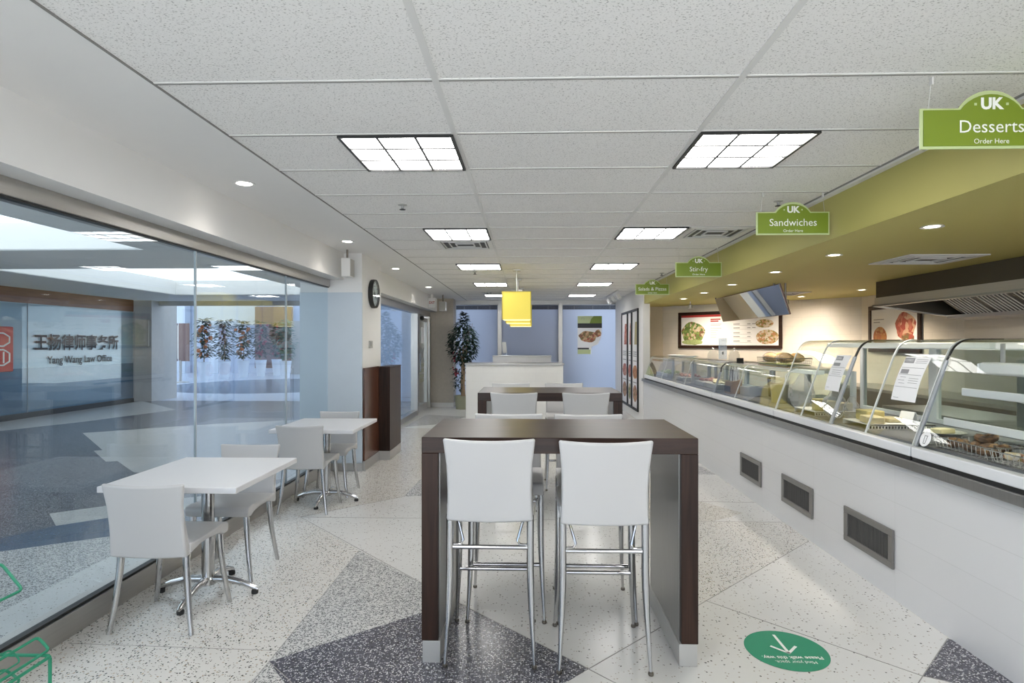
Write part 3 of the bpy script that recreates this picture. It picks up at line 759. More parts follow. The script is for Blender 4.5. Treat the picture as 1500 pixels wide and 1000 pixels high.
def make_bar_table(label):
    t = thing('bar_table', label, 'table')
    hw, hd, H = 0.645, 0.347, 1.06
    B(-hw, hw, -hd, hd, H - 0.075, H).build('tabletop', ['walnut_x'], t, bevel=0.003)
    for s in (-1, 1):
        x0, x1 = sorted((s * hw, s * (hw - 0.078)))
        p = B(x0, x1, -hd, hd, 0.105, H - 0.0755).build('side_panel', ['walnut_z'], t, bevel=0.002)
        xi = s * (hw - 0.079); a, c = sorted((xi, xi - s * 0.004))
        B(a, c, -hd + 0.03, hd - 0.012, 0.105, H - 0.078).build('inner_plate', ['steel_brushed'], p)
        a, c = sorted((s * (hw - 0.004), s * (hw - 0.088)))
        B(a, c, -hd + 0.002, hd - 0.002, 0, 0.104).build('foot_cap', ['aluminium'], p, bevel=0.002)
    return t

def make_dining_table(label):
    t = thing('dining_table', label, 'table')
    B(-0.378, 0.378, -0.415, 0.415, 0.702, 0.735).build('tabletop', ['white_laminate'], t, bevel=0.004)
    MB().lathe([(0.10, 0.700), (0.10, 0.692), (0.036, 0.684), (0.036, 0.10), (0.045, 0.09), (0.045, 0.055), (0.03, 0.05)], (0, 0, 0), 24).build('column', ['chrome'], t)
    for k in range(4):
        a = PI / 2 * k
        def P(r, z): return (r * math.cos(a), r * math.sin(a), z)
        arm = MB().tube([P(.03, .085), P(.12, .085), P(.22, .062), P(.285, .035), P(.305, .026)], [.022, .02, .018, .016, .010], 10).build('base_arm', ['chrome'], t)
        MB().lathe([(.017, .024), (.020, .018), (.019, .0)], P(.285, 0), 12).build('glide', ['black_rubber'], arm)
    return t

bt = make_bar_table('dark walnut bar table in the foreground, with steel inner sides and four stools')
bt.location = (0.140, 3.118, 0)
bt2 = dup(bt, (0.185, 5.635, 0), 0, 'dark walnut bar table farther back, in front of the white tiled station')
s0 = make_stool('left of two white bar stools on the near side of the front bar table')
s0.location = (-0.183, 2.965, 0); s0['group'] = 'white bar stools at the walnut tables'
G = s0['group']
dup(s0, (0.344, 2.925, 0), 0, 'right of two white bar stools on the near side of the front bar table')
dup(s0, (-0.125, 3.41, 0), PI, 'left white bar stool on the far side of the front bar table')
dup(s0, (0.364, 3.40, 0), PI, 'right white bar stool on the far side of the front bar table')
dup(s0, (-0.134, 5.52, 0), 0, 'left white bar stool on the near side of the rear bar table')
dup(s0, (0.504, 5.52, 0), 0, 'right white bar stool on the near side of the rear bar table')
dup(s0, (-0.20, 6.28, 0), PI, 'left white bar stool behind the rear bar table, by the tiled station')
dup(s0, (0.385, 6.28, 0), PI, 'right white bar stool behind the rear bar table, by the tiled station')
dt = make_dining_table('white dining table on a chrome star base, nearest along the glass wall')
dt.location = (-1.932, 3.515, 0)
dup(dt, (-1.93, 5.60, 0), 0, 'white dining table beside the dark wood cabinet, second along the glass wall')
c0 = make_chair('white dining chair with its back to the camera at the nearest white table')
c0.location = (-1.953, 3.195, 0); c0['group'] = 'white dining chairs along the glass wall'
dup(c0, (-1.965, 3.875, 0), PI, 'white dining chair facing the camera at the nearest white table')
dup(c0, (-1.99, 5.335, 0), 0, 'white dining chair with its back to the camera at the second white table')
dup(c0, (-1.985, 5.91, 0), PI, 'white dining chair facing the camera at the second white table')

# ---- dark wood cabinets by the column
t = thing('wood_wainscot', 'reddish dark wood panel on a steel plinth on the side of the column', 'panel', (-1.955, 7.25, 0))
B(0, 0.022, -0.33, 0.33, 0.115, 1.21).build('panel', ['walnut_red'], t, bevel=0.002)
B(0, 0.026, -0.335, 0.33, 0, 0.113).build('plinth', ['steel'], t)
t = thing('waste_cabinet', 'tall dark wood waste cabinet with steel plinth by the column', 'cabinet', (-1.862, 7.91, 0))
B(-0.075, 0.07, -0.325, 0.325, 0.118, 1.19).build('body', ['walnut_z'], t, bevel=0.003)
B(-0.073, 0.072, -0.33, 0.325, 0, 0.116).build('plinth', ['steel'], t)
B(-0.08, 0.075, -0.33, 0.33, 1.191, 1.205).build('top', ['walnut_x'], t, bevel=0.002)

# ---- green wire rack at the bottom left
t = thing('wire_rack', 'green coated wire display rack on the floor by the glass wall', 'rack', (-2.12, 2.32, 0))
def tilted_loop(b, far_left, far_right, y_far, y_near, r=0.006):
    """rounded wire loop running along Y, its far end from far_left to far_right in (x, z)"""
    A = Vector((far_left[0], y_far, far_left[1])); Bq = Vector((far_right[0], y_far, far_right[1]))
    Cq = Vector((far_right[0], y_near, far_right[1])); D = Vector((far_left[0], y_near, far_left[1]))
    cs = [A, Bq, Cq, D]; pts = []
    for k in range(4):
        p, q, n = cs[k - 1], cs[k], cs[(k + 1) % 4]
        c = min(0.02, (q - p).length * .4, (n - q).length * .4)
        a = q + (p - q).normalized() * c; e = q + (n - q).normalized() * c
        for m in range(5):
            u = m / 4; pts.append((a * (1 - u) ** 2 + q * 2 * u * (1 - u) + e * u ** 2))
    b.tube(pts, r, 8, closed=True)
RX, RY = -2.12, 2.32
b = MB()
for yy in (2.40, 1.70):
    b.tube([(-1.985 - RX, yy - RY, 0.0), (-1.985 - RX, yy - RY, 0.195), (-1.992 - RX, yy - RY, 0.207), (-2.01 - RX, yy - RY, 0.207), (-2.23 - RX, yy - RY, 0.207)], 0.0068, 8)
    b.tube([(-2.23 - RX, yy - RY, 0.0), (-2.23 - RX, yy - RY, 0.58)], 0.0068, 8)
b.tube([(-1.985 - RX, 2.40 - RY, 0.203), (-1.985 - RX, 1.70 - RY, 0.203)], 0.0068, 8)
b.tube([(-2.23 - RX, 2.40 - RY, 0.58), (-2.23 - RX, 1.70 - RY, 0.58)], 0.0068, 8)
b.build('frame', ['green_wire'], t)
b = MB(); tilted_loop(b, (-2.062 - RX, 0.268), (-2.012 - RX, 0.216), 2.43 - RY, 1.70 - RY); b.build('lower_pocket', ['green_wire'], t)
b = MB(); tilted_loop(b, (-2.10 - RX, 0.262), (-2.055 - RX, 0.215), 2.34 - RY, 1.80 - RY, 0.0035); b.build('inner_pocket', ['green_wire'], t)
b = MB(); tilted_loop(b, (-2.22 - RX, 0.575), (-2.128 - RX, 0.466), 2.43 - RY, 1.70 - RY); b.build('upper_pocket', ['green_wire'], t)
b = MB(); tilted_loop(b, (-2.09 - RX, 0.205), (-2.02 - RX, 0.16), 2.30 - RY, 1.80 - RY, 0.005); b.build('bottom_pocket', ['green_wire'], t)

# ---- floor sticker
t = thing('floor_sticker', 'round green floor sticker with a white arrow and walking message', 'sticker', (1.257, 2.937, 0.0016), PI)
MB().lathe([(0.193, 0), (0.193, 0.0006)], (0, 0, 0), 48).build('disc', ['sticker_green'], t, smooth=False)
b = MB()
def bar(b, p, q, w, z0=0.0008, z1=0.0012):
    p, q = Vector(p), Vector(q); d = (q - p).normalized(); n = Vector((-d.y, d.x)) * w / 2
    b.prism([tuple(p + n), tuple(q + n), tuple(q - n), tuple(p - n)], 'z', z0, z1)
bar(b, (0, -0.15), (0, 0.028), 0.014); bar(b, (0.003, 0.035), (-0.062, -0.035), 0.014); bar(b, (-0.003, 0.035), (0.062, -0.035), 0.014)
b.build('arrow', ['sign_white'], t, smooth=False)
text('Please walk this way.', 0.038, 'sign_white', t, (0, 0.073, 0.0005), (0, 0, 0), 'lettering', width=0.285, bold=0.02)
text('Mind your space.', 0.036, 'sign_white', t, (0, 0.113, 0.0005), (0, 0, 0), 'lettering', width=0.19)

# ================================================================== SERVICE COUNTER
t = thing('service_counter', 'long white tiled service counter under the glass cases', 'counter', (0, 0, 0))
B(2.14, 3.05, Y0, 11.15, 0, 0.80).build('body', ['counter_tile'], t, smooth=False)
B(2.10, 3.05, Y0, 11.15, 0.80, 0.852).build('steel_ledge', ['steel_brushed'], t, smooth=False, bevel=0.003)
for i, (y0, y1) in enumerate(((3.53, 4.07), (4.52, 5.06), (5.51, 6.04))):
    v = thing('counter_grille', ('grey metal vent grille in the white counter front, %s' % ('the largest, nearest the camera', 'middle one of the three', 'farthest one of the three')[i]), 'vent', (2.138, (y0 + y1) / 2, 0.292), 0, 'vent grilles in the counter front')
    h = (y1 - y0) / 2
    b = MB()
    b.box(-0.014, 0, -h, h, 0.075, 0.115); b.box(-0.014, 0, -h, h, -0.115, -0.075); b.box(-0.014, 0, -h, -h + 0.045, -0.075, 0.075); b.box(-0.014, 0, h - 0.045, h, -0.075, 0.075)
    b.build('frame', ['grille_frame'], v, smooth=False, bevel=0.003)
    b = MB(); b.box(-0.003, 0.0, -h + 0.045, h - 0.045, -0.075, 0.075)
    nn = 26
    for j in range(nn):
        y = -h + 0.05 + (2 * h - 0.1) * j / (nn - 1); b.box(-0.007, -0.003, y - 0.004, y + 0.004, -0.075, 0.075)
    b.build('mesh', ['grille_mesh'], v, smooth=False)

def arc(cx, cz, r, a0, a1, n=7):
    return [(cx + r * math.cos(math.radians(a0 + (a1 - a0) * i / n)), cz + r * math.sin(math.radians(a0 + (a1 - a0) * i / n))) for i in range(n + 1)]

TALL = [(2.13, 0.935), (2.30, 1.405)] + arc(2.43, 1.40, 0.12, 160, 90)[1:] + [(2.60, 1.52)]
LOW = [(2.13, 0.935), (2.215, 1.17)] + arc(2.32, 1.165, 0.115, 162, 90)[1:] + [(2.50, 1.28)]
def glass_case(label, y0, y1, prof, joints, back=2.86, dark_end=None, ztop=1.52, top_to=2.78):
    t = thing('glass_display_case', label, 'display case', (0, 0, 0))
    B(2.105, back + 0.04, y0, y1, 0.875, 0.93).build('white_bumper', ['white_edge'], t, smooth=False, bevel=0.006)
    B(2.112, back + 0.02, y0, y1, 0.852, 0.875).build('black_gasket', ['black'], t, smooth=False)
    B(2.16, back, y0 + 0.005, y1 - 0.005, 0.93, 0.942).build('deck', ['deck_grey'], t, smooth=False)
    js = sorted([y0] + joints + [y1])
    for a, c in zip(js, js[1:]):
        MB().strip(prof, 0.006, 'y', a + 0.003, c - 0.003).build('front_glass', ['case_glass'], t)
    for j in js:
        lt = dark_end is None or abs(j - dark_end) > 1e-3
        def span(w): return max(y0, j - w), min(y1, j + w)
        if lt:
            MB().strip(prof[:-1], 0.008, 'y', *span(0.006)).build('joint_strip', ['joint_grey'], t)
        else:
            MB().strip(prof[:2], 0.010, 'y', *span(0.018)).build('joint_post', ['post_grey'], t)
            MB().strip(prof[1:], 0.008, 'y', *span(0.009)).build('joint_trim', ['black'], t)
    for j in (y0, y1):
        MB().prism([(p[0] + 0.012, p[1] - 0.004) for p in prof] + [(top_to, ztop - 0.02), (top_to, 0.945)], 'y', j - 0.003 if j == y1 else j, j if j == y1 else j + 0.003).build('end_glass', ['case_glass'], t, smooth=False)
    B(prof[-1][0] - 0.02, top_to, y0, y1, ztop - 0.012, ztop).build('top_panel', ['case_edge'], t, smooth=False)
    B(prof[-1][0] - 0.05, prof[-1][0] + 0.05, y0 + 0.01, y1 - 0.01, ztop - 0.05, ztop - 0.014).build('top_fill_strip', ['case_fill_glow'], t, smooth=False, bevel=0.006)  # glowing strip added to lighten the inside of the case
    # rear doors in white frames
    n = max(2, round((y1 - y0) / 0.75)); w = (y1 - y0) / n
    for i in range(n):
        a, c = y0 + i * w, y0 + (i + 1) * w
        b = MB(); b.box(back - 0.02, back + 0.015, a, a + 0.04, 0.945, ztop - 0.02); b.box(back - 0.02, back + 0.015, c - 0.04, c, 0.945, ztop - 0.02)
        b.box(back - 0.02, back + 0.015, a + 0.04, c - 0.04, ztop - 0.06, ztop - 0.02); b.box(back - 0.02, back + 0.015, a + 0.04, c - 0.04, 0.945, 0.975)
        fr = b.build('rear_door', ['white_edge'], t, smooth=False)
        B(back - 0.006, back, a + 0.04, c - 0.04, 0.975, ztop - 0.06).build('door_pane', ['case_edge'], fr, smooth=False)
    return t
glass_case('tall curved glass display case nearest the camera, holding wire baskets of bread', 0.9, 3.33, TALL, [2.1], dark_end=3.33)
glass_case('tall curved glass display case with two paper notices taped on it', 3.345, 5.17, TALL, [3.81, 4.24, 4.70], dark_end=4.24)
glass_case('low glass counter case with a bread basket on top, beside the tall cases', 5.18, 6.89, LOW, [6.2], ztop=1.28, back=2.80, top_to=2.76, dark_end=6.89)
glass_case('low glass salad and pizza case at the far end of the counter', 6.90, 10.9, LOW, [8.2, 9.6], ztop=1.28, back=2.80, top_to=2.76, dark_end=6.90)

# things in the nearest case
def tray_shelf(name, label, x0, x1, y0, y1, z, front):
    t = thing(name, label, 'shelf', ((x0 + x1) / 2, (y0 + y1) / 2, z))
    a, c = (x1 - x0) / 2, (y1 - y0) / 2
    B(-a, a, -c, c, 0, 0.008).build('glass_plate', ['case_glass'], t, smooth=False)
    B(-a - 0.012, -a, -c, c, -0.018, 0.024).build('front_trim', [front], t, smooth=False, bevel=0.005)
    for y in (-c + 0.15, c - 0.1):
        MB().tube([(a - 0.02, y, -0.09), (-a + 0.1, y, -0.006)], 0.008, 6).build('bracket', ['white_plastic'], t)
        B(a - 0.03, a + 0.045, y - 0.01, y + 0.01, -0.10, 0.012).build('upright', ['aluminium'], t, smooth=False)
    return t
tray_shelf('glass_shelf', 'glass shelf with white front edge, the lower one in the nearest case', 2.27, 2.785, 1.0, 3.30, 1.075, 'white_plastic')
tray_shelf('glass_shelf', 'glass shelf with pale front edge, the upper one in the nearest case', 2.36, 2.785, 1.0, 3.29, 1.235, 'white_edge')
t = thing('case_lamp', 'long white strip lamp housing inside the top of the nearest case', 'lamp', (2.46, 2.25, 1.36))
B(-0.05, 0.05, -1.0, 1.0, -0.025, 0.04).build('housing', ['white_plastic'], t, bevel=0.014, seg=3)
B(-0.02, 0.03, -1.01, -1.001, -0.02, 0.03).build('end_cap', ['white_edge'], t)
B(-0.045, 0.045, 1.001, 1.02, -0.02, 0.034).build('end_cap', ['white_edge'], t, bevel=0.006)
for y in (-0.9, 0.9): B(-0.004, 0.004, y - 0.012, y + 0.012, 0.04, 0.14).build('hanger', ['aluminium'], t)

def wire_basket(label, loc, L, Wd, H=0.055, rz=0.0, group='wire baskets'):
    t = thing('wire_basket', label, 'basket', loc, rz)
    b = MB(); hl, hw = L / 2, Wd / 2
    for z, s in ((0.0025, 0.93), (H, 1.0)):
        x, y = hw * s, hl * s
        b.tube([(x, y, z), (-x, y, z), (-x, -y, z), (x, -y, z)], 0.003, 6, closed=True)
    b.build('rims', ['chrome'], t)
    b = MB()
    for i in range(13):
        u = -1 + 2 * i / 12
        b.tube([(-hw, u * hl, H), (-hw * .93, u * hl * .93, 0.002), (hw * .93, u * hl * .93, 0.002), (hw, u * hl, H)], 0.0016, 4)
    for i in range(7):
        u = -1 + 2 * i / 6
        b.tube([(u * hw, -hl, H), (u * hw * .93, -hl * .93, 0.002), (u * hw * .93, hl * .93, 0.002), (u * hw, hl, H)], 0.0016, 4)
    b.build('wires', ['wire_white'], t)
    return t
wire_basket('chrome wire basket of dark pretzels in the nearest case', (2.30, 3.09, 0.9425), 0.36, 0.22)
for i, (dx, dy, dz, r) in enumerate(((-0.045, -0.115, 0.026, .05), (0.048, -0.06, 0.026, .048), (-0.045, 0.0, 0.026, .048), (0.048, 0.055, 0.026, .048), (-0.03, 0.115, 0.026, .05), (0.01, -0.03, 0.074, .05))):
    b = MB(); pts = []
    for k in range(16):
        a = 2 * PI * k / 16; pts.append((r * 0.75 * math.cos(a), r * 0.75 * math.sin(a), 0.006 * math.sin(2 * a)))
    b.tube([(q[0] * .86, q[1] * .86, q[2]) for q in pts], r * 0.40, 8, closed=True)
    o = b.build('pretzel', ['brown_bread'], None, (2.30 + dx, 3.09 + dy, 0.9495 + dz), (random.uniform(-.2, .2), random.uniform(-.2, .2), i))
    tag(o, 'dark brown pretzel bread in the wire basket of the nearest case', 'bread', 'dark pretzel breads')
wire_basket('chrome wire basket of wrapped sandwiches in the nearest case', (2.27, 2.69, 0.9425), 0.40, 0.20)
for i in range(6):
    b = MB(); b.box(-0.042, 0.042, -0.024, 0.024, -0.016, 0.018)
    o = b.build('wrapped_sandwich', ['wrap_food'], None, (2.235 + 0.07 * (i % 2), 2.56 + 0.1 * (i // 2) + .03, 0.972 + 0.004 * i % 0.01), (0.08, 0.1 * (-1) ** i, 0.2 * (i % 3 - 1)), bevel=0.011, seg=3)
    tag(o, 'wrapped sandwich in the front wire basket of the nearest case', 'sandwich', 'wrapped sandwiches')
t = thing('paper_tray', 'pale paper tray standing behind the pretzel basket', 'tray', (2.50, 2.98, 0.9425))
B(-0.07, 0.07, -0.13, 0.13, 0, 0.004).build('base', ['white_edge'], t)
MB().prism([(-0.07, 0.004), (-0.066, 0.004), (-0.085, 0.05), (-0.089, 0.05)], 'y', -0.13, 0.13).build('lip', ['white_edge'], t)
t = thing('paper_cup', 'white paper tub of food at the edge of the nearest case', 'tub', (2.225, 2.42, 0.9425))
MB().lathe([(0.045, 0), (0.06, 0.07), (0.064, 0.072), (0.057, 0.066), (0.044, 0.01)], (0, 0, 0), 20).build('tub_wall', ['paper'], t)
# things in the notice case
def slotted_tray(label, x0, x1, y0, y1, z):
    t = thing('slotted_tray', label, 'tray', ((x0 + x1) / 2, (y0 + y1) / 2, z))
    a, c = (x1 - x0) / 2, (y1 - y0) / 2
    B(-a, a, -c, c, 0.028, 0.034).build('plate', ['wire_white'], t, smooth=False)
    b = MB(); n = 22
    b.box(-a, a, -c, -c + 0.003, 0.022, 0.034); b.box(-a, a, -c, -c + 0.003, 0, 0.006)
    for i in range(n):
        x = -a + 2 * a * i / (n - 1); b.box(x - 0.004, x + 0.004, -c, -c + 0.003, 0.0, 0.03)
    b.build('front_rail', ['wire_white'], t, smooth=False)
    b = MB(); b.box(-a, a, c - 0.003, c, 0, 0.028); b.build('rear_rail', ['wire_white'], t, smooth=False)
    return t
slotted_tray('white slotted tray of yellow cheese packs in the notice case, nearer one', 2.20, 2.62, 3.90, 4.22, 0.9425)
slotted_tray('white slotted tray of yellow packs in the notice case, farther one', 2.20, 2.62, 4.62, 4.98, 0.9425)
for i, (x, y, z, sx, sy, sz, m) in enumerate(((2.27, 3.99, .977, .055, .07, .045, 'cheese'), (2.33, 4.12, .977, .06, .07, .07, 'plastic_yellow'), (2.42, 4.05, .977, .06, .06, .03, 'cheese'),
                                            (2.28, 4.72, .977, .045, .05, .09, 'plastic_yellow'), (2.37, 4.78, .977, .05, .05, .07, 'plastic_yellow'), (2.46, 4.72, .977, .05, .05, .06, 'cheese'))):
    o = B(-sx, sx, -sy, sy, 0, sz).build('cheese_pack', [m], None, (x, y, z), (0, 0, .2 * (i % 3 - 1)), bevel=0.008, seg=3)
    tag(o, ('yellow cheese pack on the nearer slotted tray', 'yellow cheese pack on the farther slotted tray')[i // 3], 'cheese', ('cheese packs on the nearer tray', 'cheese packs on the farther tray')[i // 3])
def bag(name, label, c, r, mat, sag=0.35, cat='bag'):
    b = MB(); seg, rg = 22, 12; R = []
    for i in range(rg + 1):
        v = i / rg; ring = []
        rr = math.sin(PI * min(1, 0.08 + v * 0.9)) ** 0.6 if v < 0.7 else (1 - v) * 1.6 + 0.22
        for k in range(seg):
            a = 2 * PI * k / seg; j = 1 + 0.10 * math.sin(5 * a + 3 * v) + random.uniform(-.05, .05)
            ring.append(b.bm.verts.new((r[0] * rr * math.cos(a) * j, r[1] * rr * math.sin(a) * j, 2 * r[2] * v)))
        R.append(ring)
    for p, q in zip(R, R[1:]):
        for k in range(seg): b._f([p[k], p[(k + 1) % seg], q[(k + 1) % seg], q[k]])
    b._f(R[0][::-1]); b._f(R[-1])
    return tag(b.build(name, [mat], None, c), label, cat)
bag('plastic_bag', 'milky plastic bag at the far end of the notice case', (2.30, 5.07, 0.944), (0.10, 0.07, 0.15), 'milky_bag')
bag('plastic_bag', 'clear crumpled plastic bag beside the yellow packs in the notice case', (2.28, 4.49, 0.944), (0.075, 0.08, 0.11), 'milky_bag')
bag('plastic_bag', 'small crumpled plastic bag behind the nearer slotted tray', (2.32, 4.33, 0.944), (0.05, 0.05, 0.09), 'milky_bag')
for i, (x, y, z, rz, lab) in enumerate(((2.47, 4.38, 1.03, .5, 'white price card leaning behind the farther notice'), (2.50, 3.98, 1.02, .2, 'white price card standing on the nearer slotted tray'))):
    b = MB(); b.prism([(-0.03, 0), (-0.026, 0), (0.0, 0.075), (-0.004, 0.075)], 'y', -0.055, 0.055); b.prism([(0.03, 0), (0.034, 0), (0.004, 0.075), (0.0, 0.075)], 'y', -0.055, 0.055)
    o = b.build('price_card', ['paper'], None, (x, y, 0.977 if i else 0.9425), (0, 0, rz), smooth=False); tag(o, lab, 'card')
t = thing('plate', 'white plate with a pale piece of butter in the notice case', 'plate', (2.53, 3.70, 0.9425))
MB().lathe([(0.05, 0), (0.06, 0.004), (0.12, 0.018), (0.122, 0.02), (0.06, 0.009), (0.0, 0.008)], (0, 0, 0), 28).build('dish', ['white_plastic'], t)
tag(MB().box(-0.06, 0.06, -0.035, 0.035, 0, 0.03).build('butter_block', ['butter'], None, (2.53, 3.70, 0.9525), (0, 0, .3), bevel=0.006), 'pale butter block on the white plate', 'butter')
# notices taped on the glass
def on_glass(y, s, lift=0.004):
    p = Vector(TALL[0]); q = Vector(TALL[1]); d = (q - p).normalized(); n = Vector((-d.y, d.x))
    pt = p + d * s + n * lift
    return Vector((pt.x, y, pt.y))
GR = math.atan2(TALL[1][1] - TALL[0][1], TALL[1][0] - TALL[0][0])
def notice(label, y, s, w, h, tag_text, rows):
    o0 = on_glass(y, s, 0.0095)
    t = thing('paper_notice', label, 'notice', o0)
    # local frame: +x runs toward the camera (-Y), +y up along the glass, +z out to the room
    ax = Vector((0, -1, 0)); up = Vector((math.cos(GR), 0, math.sin(GR))); nz = ax.cross(up)
    t.rotation_euler = Matrix((ax, up, nz)).transposed().to_euler()
    b = MB(); nseg = 8
    for i in range(nseg):
        a, c = -h / 2 + h * i / nseg, -h / 2 + h * (i + 1) / nseg
        z0 = 0.012 * math.sin(PI * i / nseg); z1 = 0.012 * math.sin(PI * (i + 1) / nseg)
        b.quad([(-w / 2, a, z0), (w / 2, a, z0), (w / 2, c, z1), (-w / 2, c, z1)])
    bmesh.ops.remove_doubles(b.bm, verts=b.bm.verts, dist=1e-5)
    sh = b.build('sheet', ['paper'], t)
    md = sh.modifiers.new('thick', 'SOLIDIFY'); md.thickness = 0.0008
    def zz(v): return 0.012 * math.sin(PI * (v + h / 2) / h) + 0.0012
    b = MB()
    for (x0, x1, y0, y1) in rows['dark']:
        b.box(x0 * w, x1 * w, y0 * h, y1 * h, zz((y0 + y1) / 2 * h), zz((y0 + y1) / 2 * h) + 0.0006)
    b.build('dark_heading', ['ink_grey'], t, smooth=False)
    b = MB()
    for (x0, x1, y0) in rows['line']:
        b.box(x0 * w, x1 * w, y0 * h - 0.0012, y0 * h + 0.0012, zz(y0 * h), zz(y0 * h) + 0.0004)
    b.build('ruled_lines', ['ink_grey'], t, smooth=False)
    x0, y0, tx = tag_text
    text(tx, 0.022, 'paper', t, (x0 * w, y0 * h, zz(y0 * h) + 0.0008), (0, 0, 0), 'heading', width=0.32 * w)
    return t
notice('wider white paper notice taped on the case glass, nearer the camera', 3.56, 0.375, 0.225, 0.275, (-0.27, 0.41, 'COMBOS'),
       {'dark': [(-.47, -.07, .34, .47), (-.42, -.10, .10, .20)], 'line': [(0.0, .45, .44), (0.0, .45, .40), (0.0, .45, .36), (-.45, .45, .24), (-.45, .45, .08), (0.02, .4, 0.0), (.02, .4, -.05), (.02, .4, -.1), (-.35, -.12, 0.02), (-.4, -.15, -.05), (-.35, -.1, -.12), (-.45, .45, -.2), (-.42, -.2, -.44)]})
notice('narrower white paper notice taped on the case glass, farther along', 4.38, 0.37, 0.20, 0.275, (-0.2, 0.40, 'COMBOS'),
       {'dark': [(-.4, .05, .34, .46), (-.4, .05, .18, .27)], 'line': [(-.45, .45, .14), (-.3, .3, .06), (-.3, .3, 0.0), (-.3, .3, -.05), (-.45, .45, -.1), (-.4, -.2, -.42)]})
t = thing('round_sticker', 'round white sticker with a drink outline on the case glass', 'sticker', on_glass(3.262, 0.05, 0.0085))
t.rotation_euler = Matrix((Vector((0, -1, 0)), Vector((math.cos(GR), 0, math.sin(GR))), Vector((0, -1, 0)).cross(Vector((math.cos(GR), 0, math.sin(GR)))))).transposed().to_euler()
MB().lathe([(0.042, 0), (0.042, 0.0008)], (0, 0, 0), 28).build('disc', ['paper'], t, smooth=False)
b = MB()
for p, q in (((-.012, .018), (.014, .018)), ((-.009, .015), (-.006, -.026)), ((.011, .015), (.008, -.026)), ((-.006, -.026), (.008, -.026))): bar(b, p, q, 0.003, 0.001, 0.0014)
b.build('drink_outline', ['ink'], t, smooth=False)

# ---- low case contents
t = thing('food_tub', 'clear tub of yellow pickles in the low middle case', 'tub', (2.36, 5.66, 0.9425))
MB().lathe([(0.07, 0.0), (0.085, 0.20), (0.092, 0.205), (0.092, 0.215), (0.02, 0.215)], (0, 0, 0), 20).build('tub_wall', ['clear_bag'], t)
MB().lathe([(0.066, 0.004), (0.078, 0.17), (0.02, 0.172)], (0, 0, 0), 16).build('pickles', ['plastic_yellow'], t)
t = thing('tape_dispenser', 'black kitchen dispenser with two round knobs in the low middle case', 'dispenser', (2.60, 6.35, 0.9425))
B(-0.08, 0.08, -0.09, 0.09, 0, 0.11).build('body', ['black'], t, bevel=0.012)
for y in (-0.05, 0.05): MB().lathe([(0.026, 0), (0.03, 0.01), (0.02, 0.03)], (0, y, 0.11), 14).build('knob', ['steel_dark'], t)
B(-0.07, -0.05, -0.02, 0.02, 0.11, 0.20).build('lever', ['black'], t)
for i, y in enumerate((5.45, 5.95, 6.45)):
    t = thing('steel_bin', ('stainless food bin in the low middle case, %s' % ('nearest the yellow tub', 'behind the yellow tub', 'beside the cutlery caddy')[i]), 'food bin', (2.58 if i < 2 else 2.42, y + (0.0 if i else -0.06), 0.9425))
    b = MB(); b.box(-0.1, 0.1, -0.13, 0.13, 0, 0.006)
    for s in (-1, 1):
        b.box(s * 0.1 - 0.003, s * 0.1 + 0.003, -0.13, 0.13, 0, 0.09); b.box(-0.1, 0.1, s * 0.13 - 0.003, s * 0.13 + 0.003, 0, 0.09)
    b.build('bin_walls', ['aluminium'], t, smooth=False)
    B(-0.096, 0.096, -0.126, 0.126, 0.006, 0.07).build('food', [('salad', 'meat', 'white_plastic')[i]], t)
t = thing('cutlery_caddy', 'wooden caddy holding wrapped straws and cutlery at the end of the low case', 'caddy', (2.285, 6.72, 0.9425))
MB().prism([(-0.06, 0), (0.06, 0), (0.075, 0.16), (-0.05, 0.13)], 'y', -0.1, 0.1).build('box', ['wood_caddy'], t, bevel=0.004)
B(-0.063, -0.058, -0.09, 0.09, 0.02, 0.085).build('label_plate', ['ink'], t)
for i in range(22):
    x, y = random.uniform(-.02, .05), random.uniform(-.085, .085)
    MB().tube([(x, y, 0.12), (x + random.uniform(-.015, .015), y + random.uniform(-.025, .025), random.uniform(.26, .31))], 0.005, 5).build('straw', ['paper' if i % 3 else 'black'], t)
# on top of the low case
t = thing('bread_basket', 'wire basket with long loaves on top of the low middle case', 'basket', (2.55, 6.03, 1.2868))
b = MB(); b.tube([(-.12, -.36, 0.07), (.12, -.36, 0.07), (.12, .36, 0.07), (-.12, .36, 0.07)], 0.004, 6, closed=True); b.tube([(-.11, -.35, 0.003), (.11, -.35, 0.003), (.11, .35, 0.003), (-.11, .35, 0.003)], 0.003, 6, closed=True)
b.build('rims', ['steel_dark'], t)
b = MB()
for i in range(19):
    y = -.355 + .71 * i / 18; b.tube([(-.12, y, 0.07), (-.11, y, 0.002), (.11, y, 0.002), (.12, y, 0.07)], 0.0022, 4)
for z in (0.025, 0.048):
    b.tube([(-.113, -.353, z), (.113, -.353, z), (.113, .353, z), (-.113, .353, z)], 0.002, 4, closed=True)
b.build('wires', ['steel_dark'], t)
MB().box(-.105, .105, -.345, .345, 0.005, 0.012).build('green_liner', ['salad'], t)
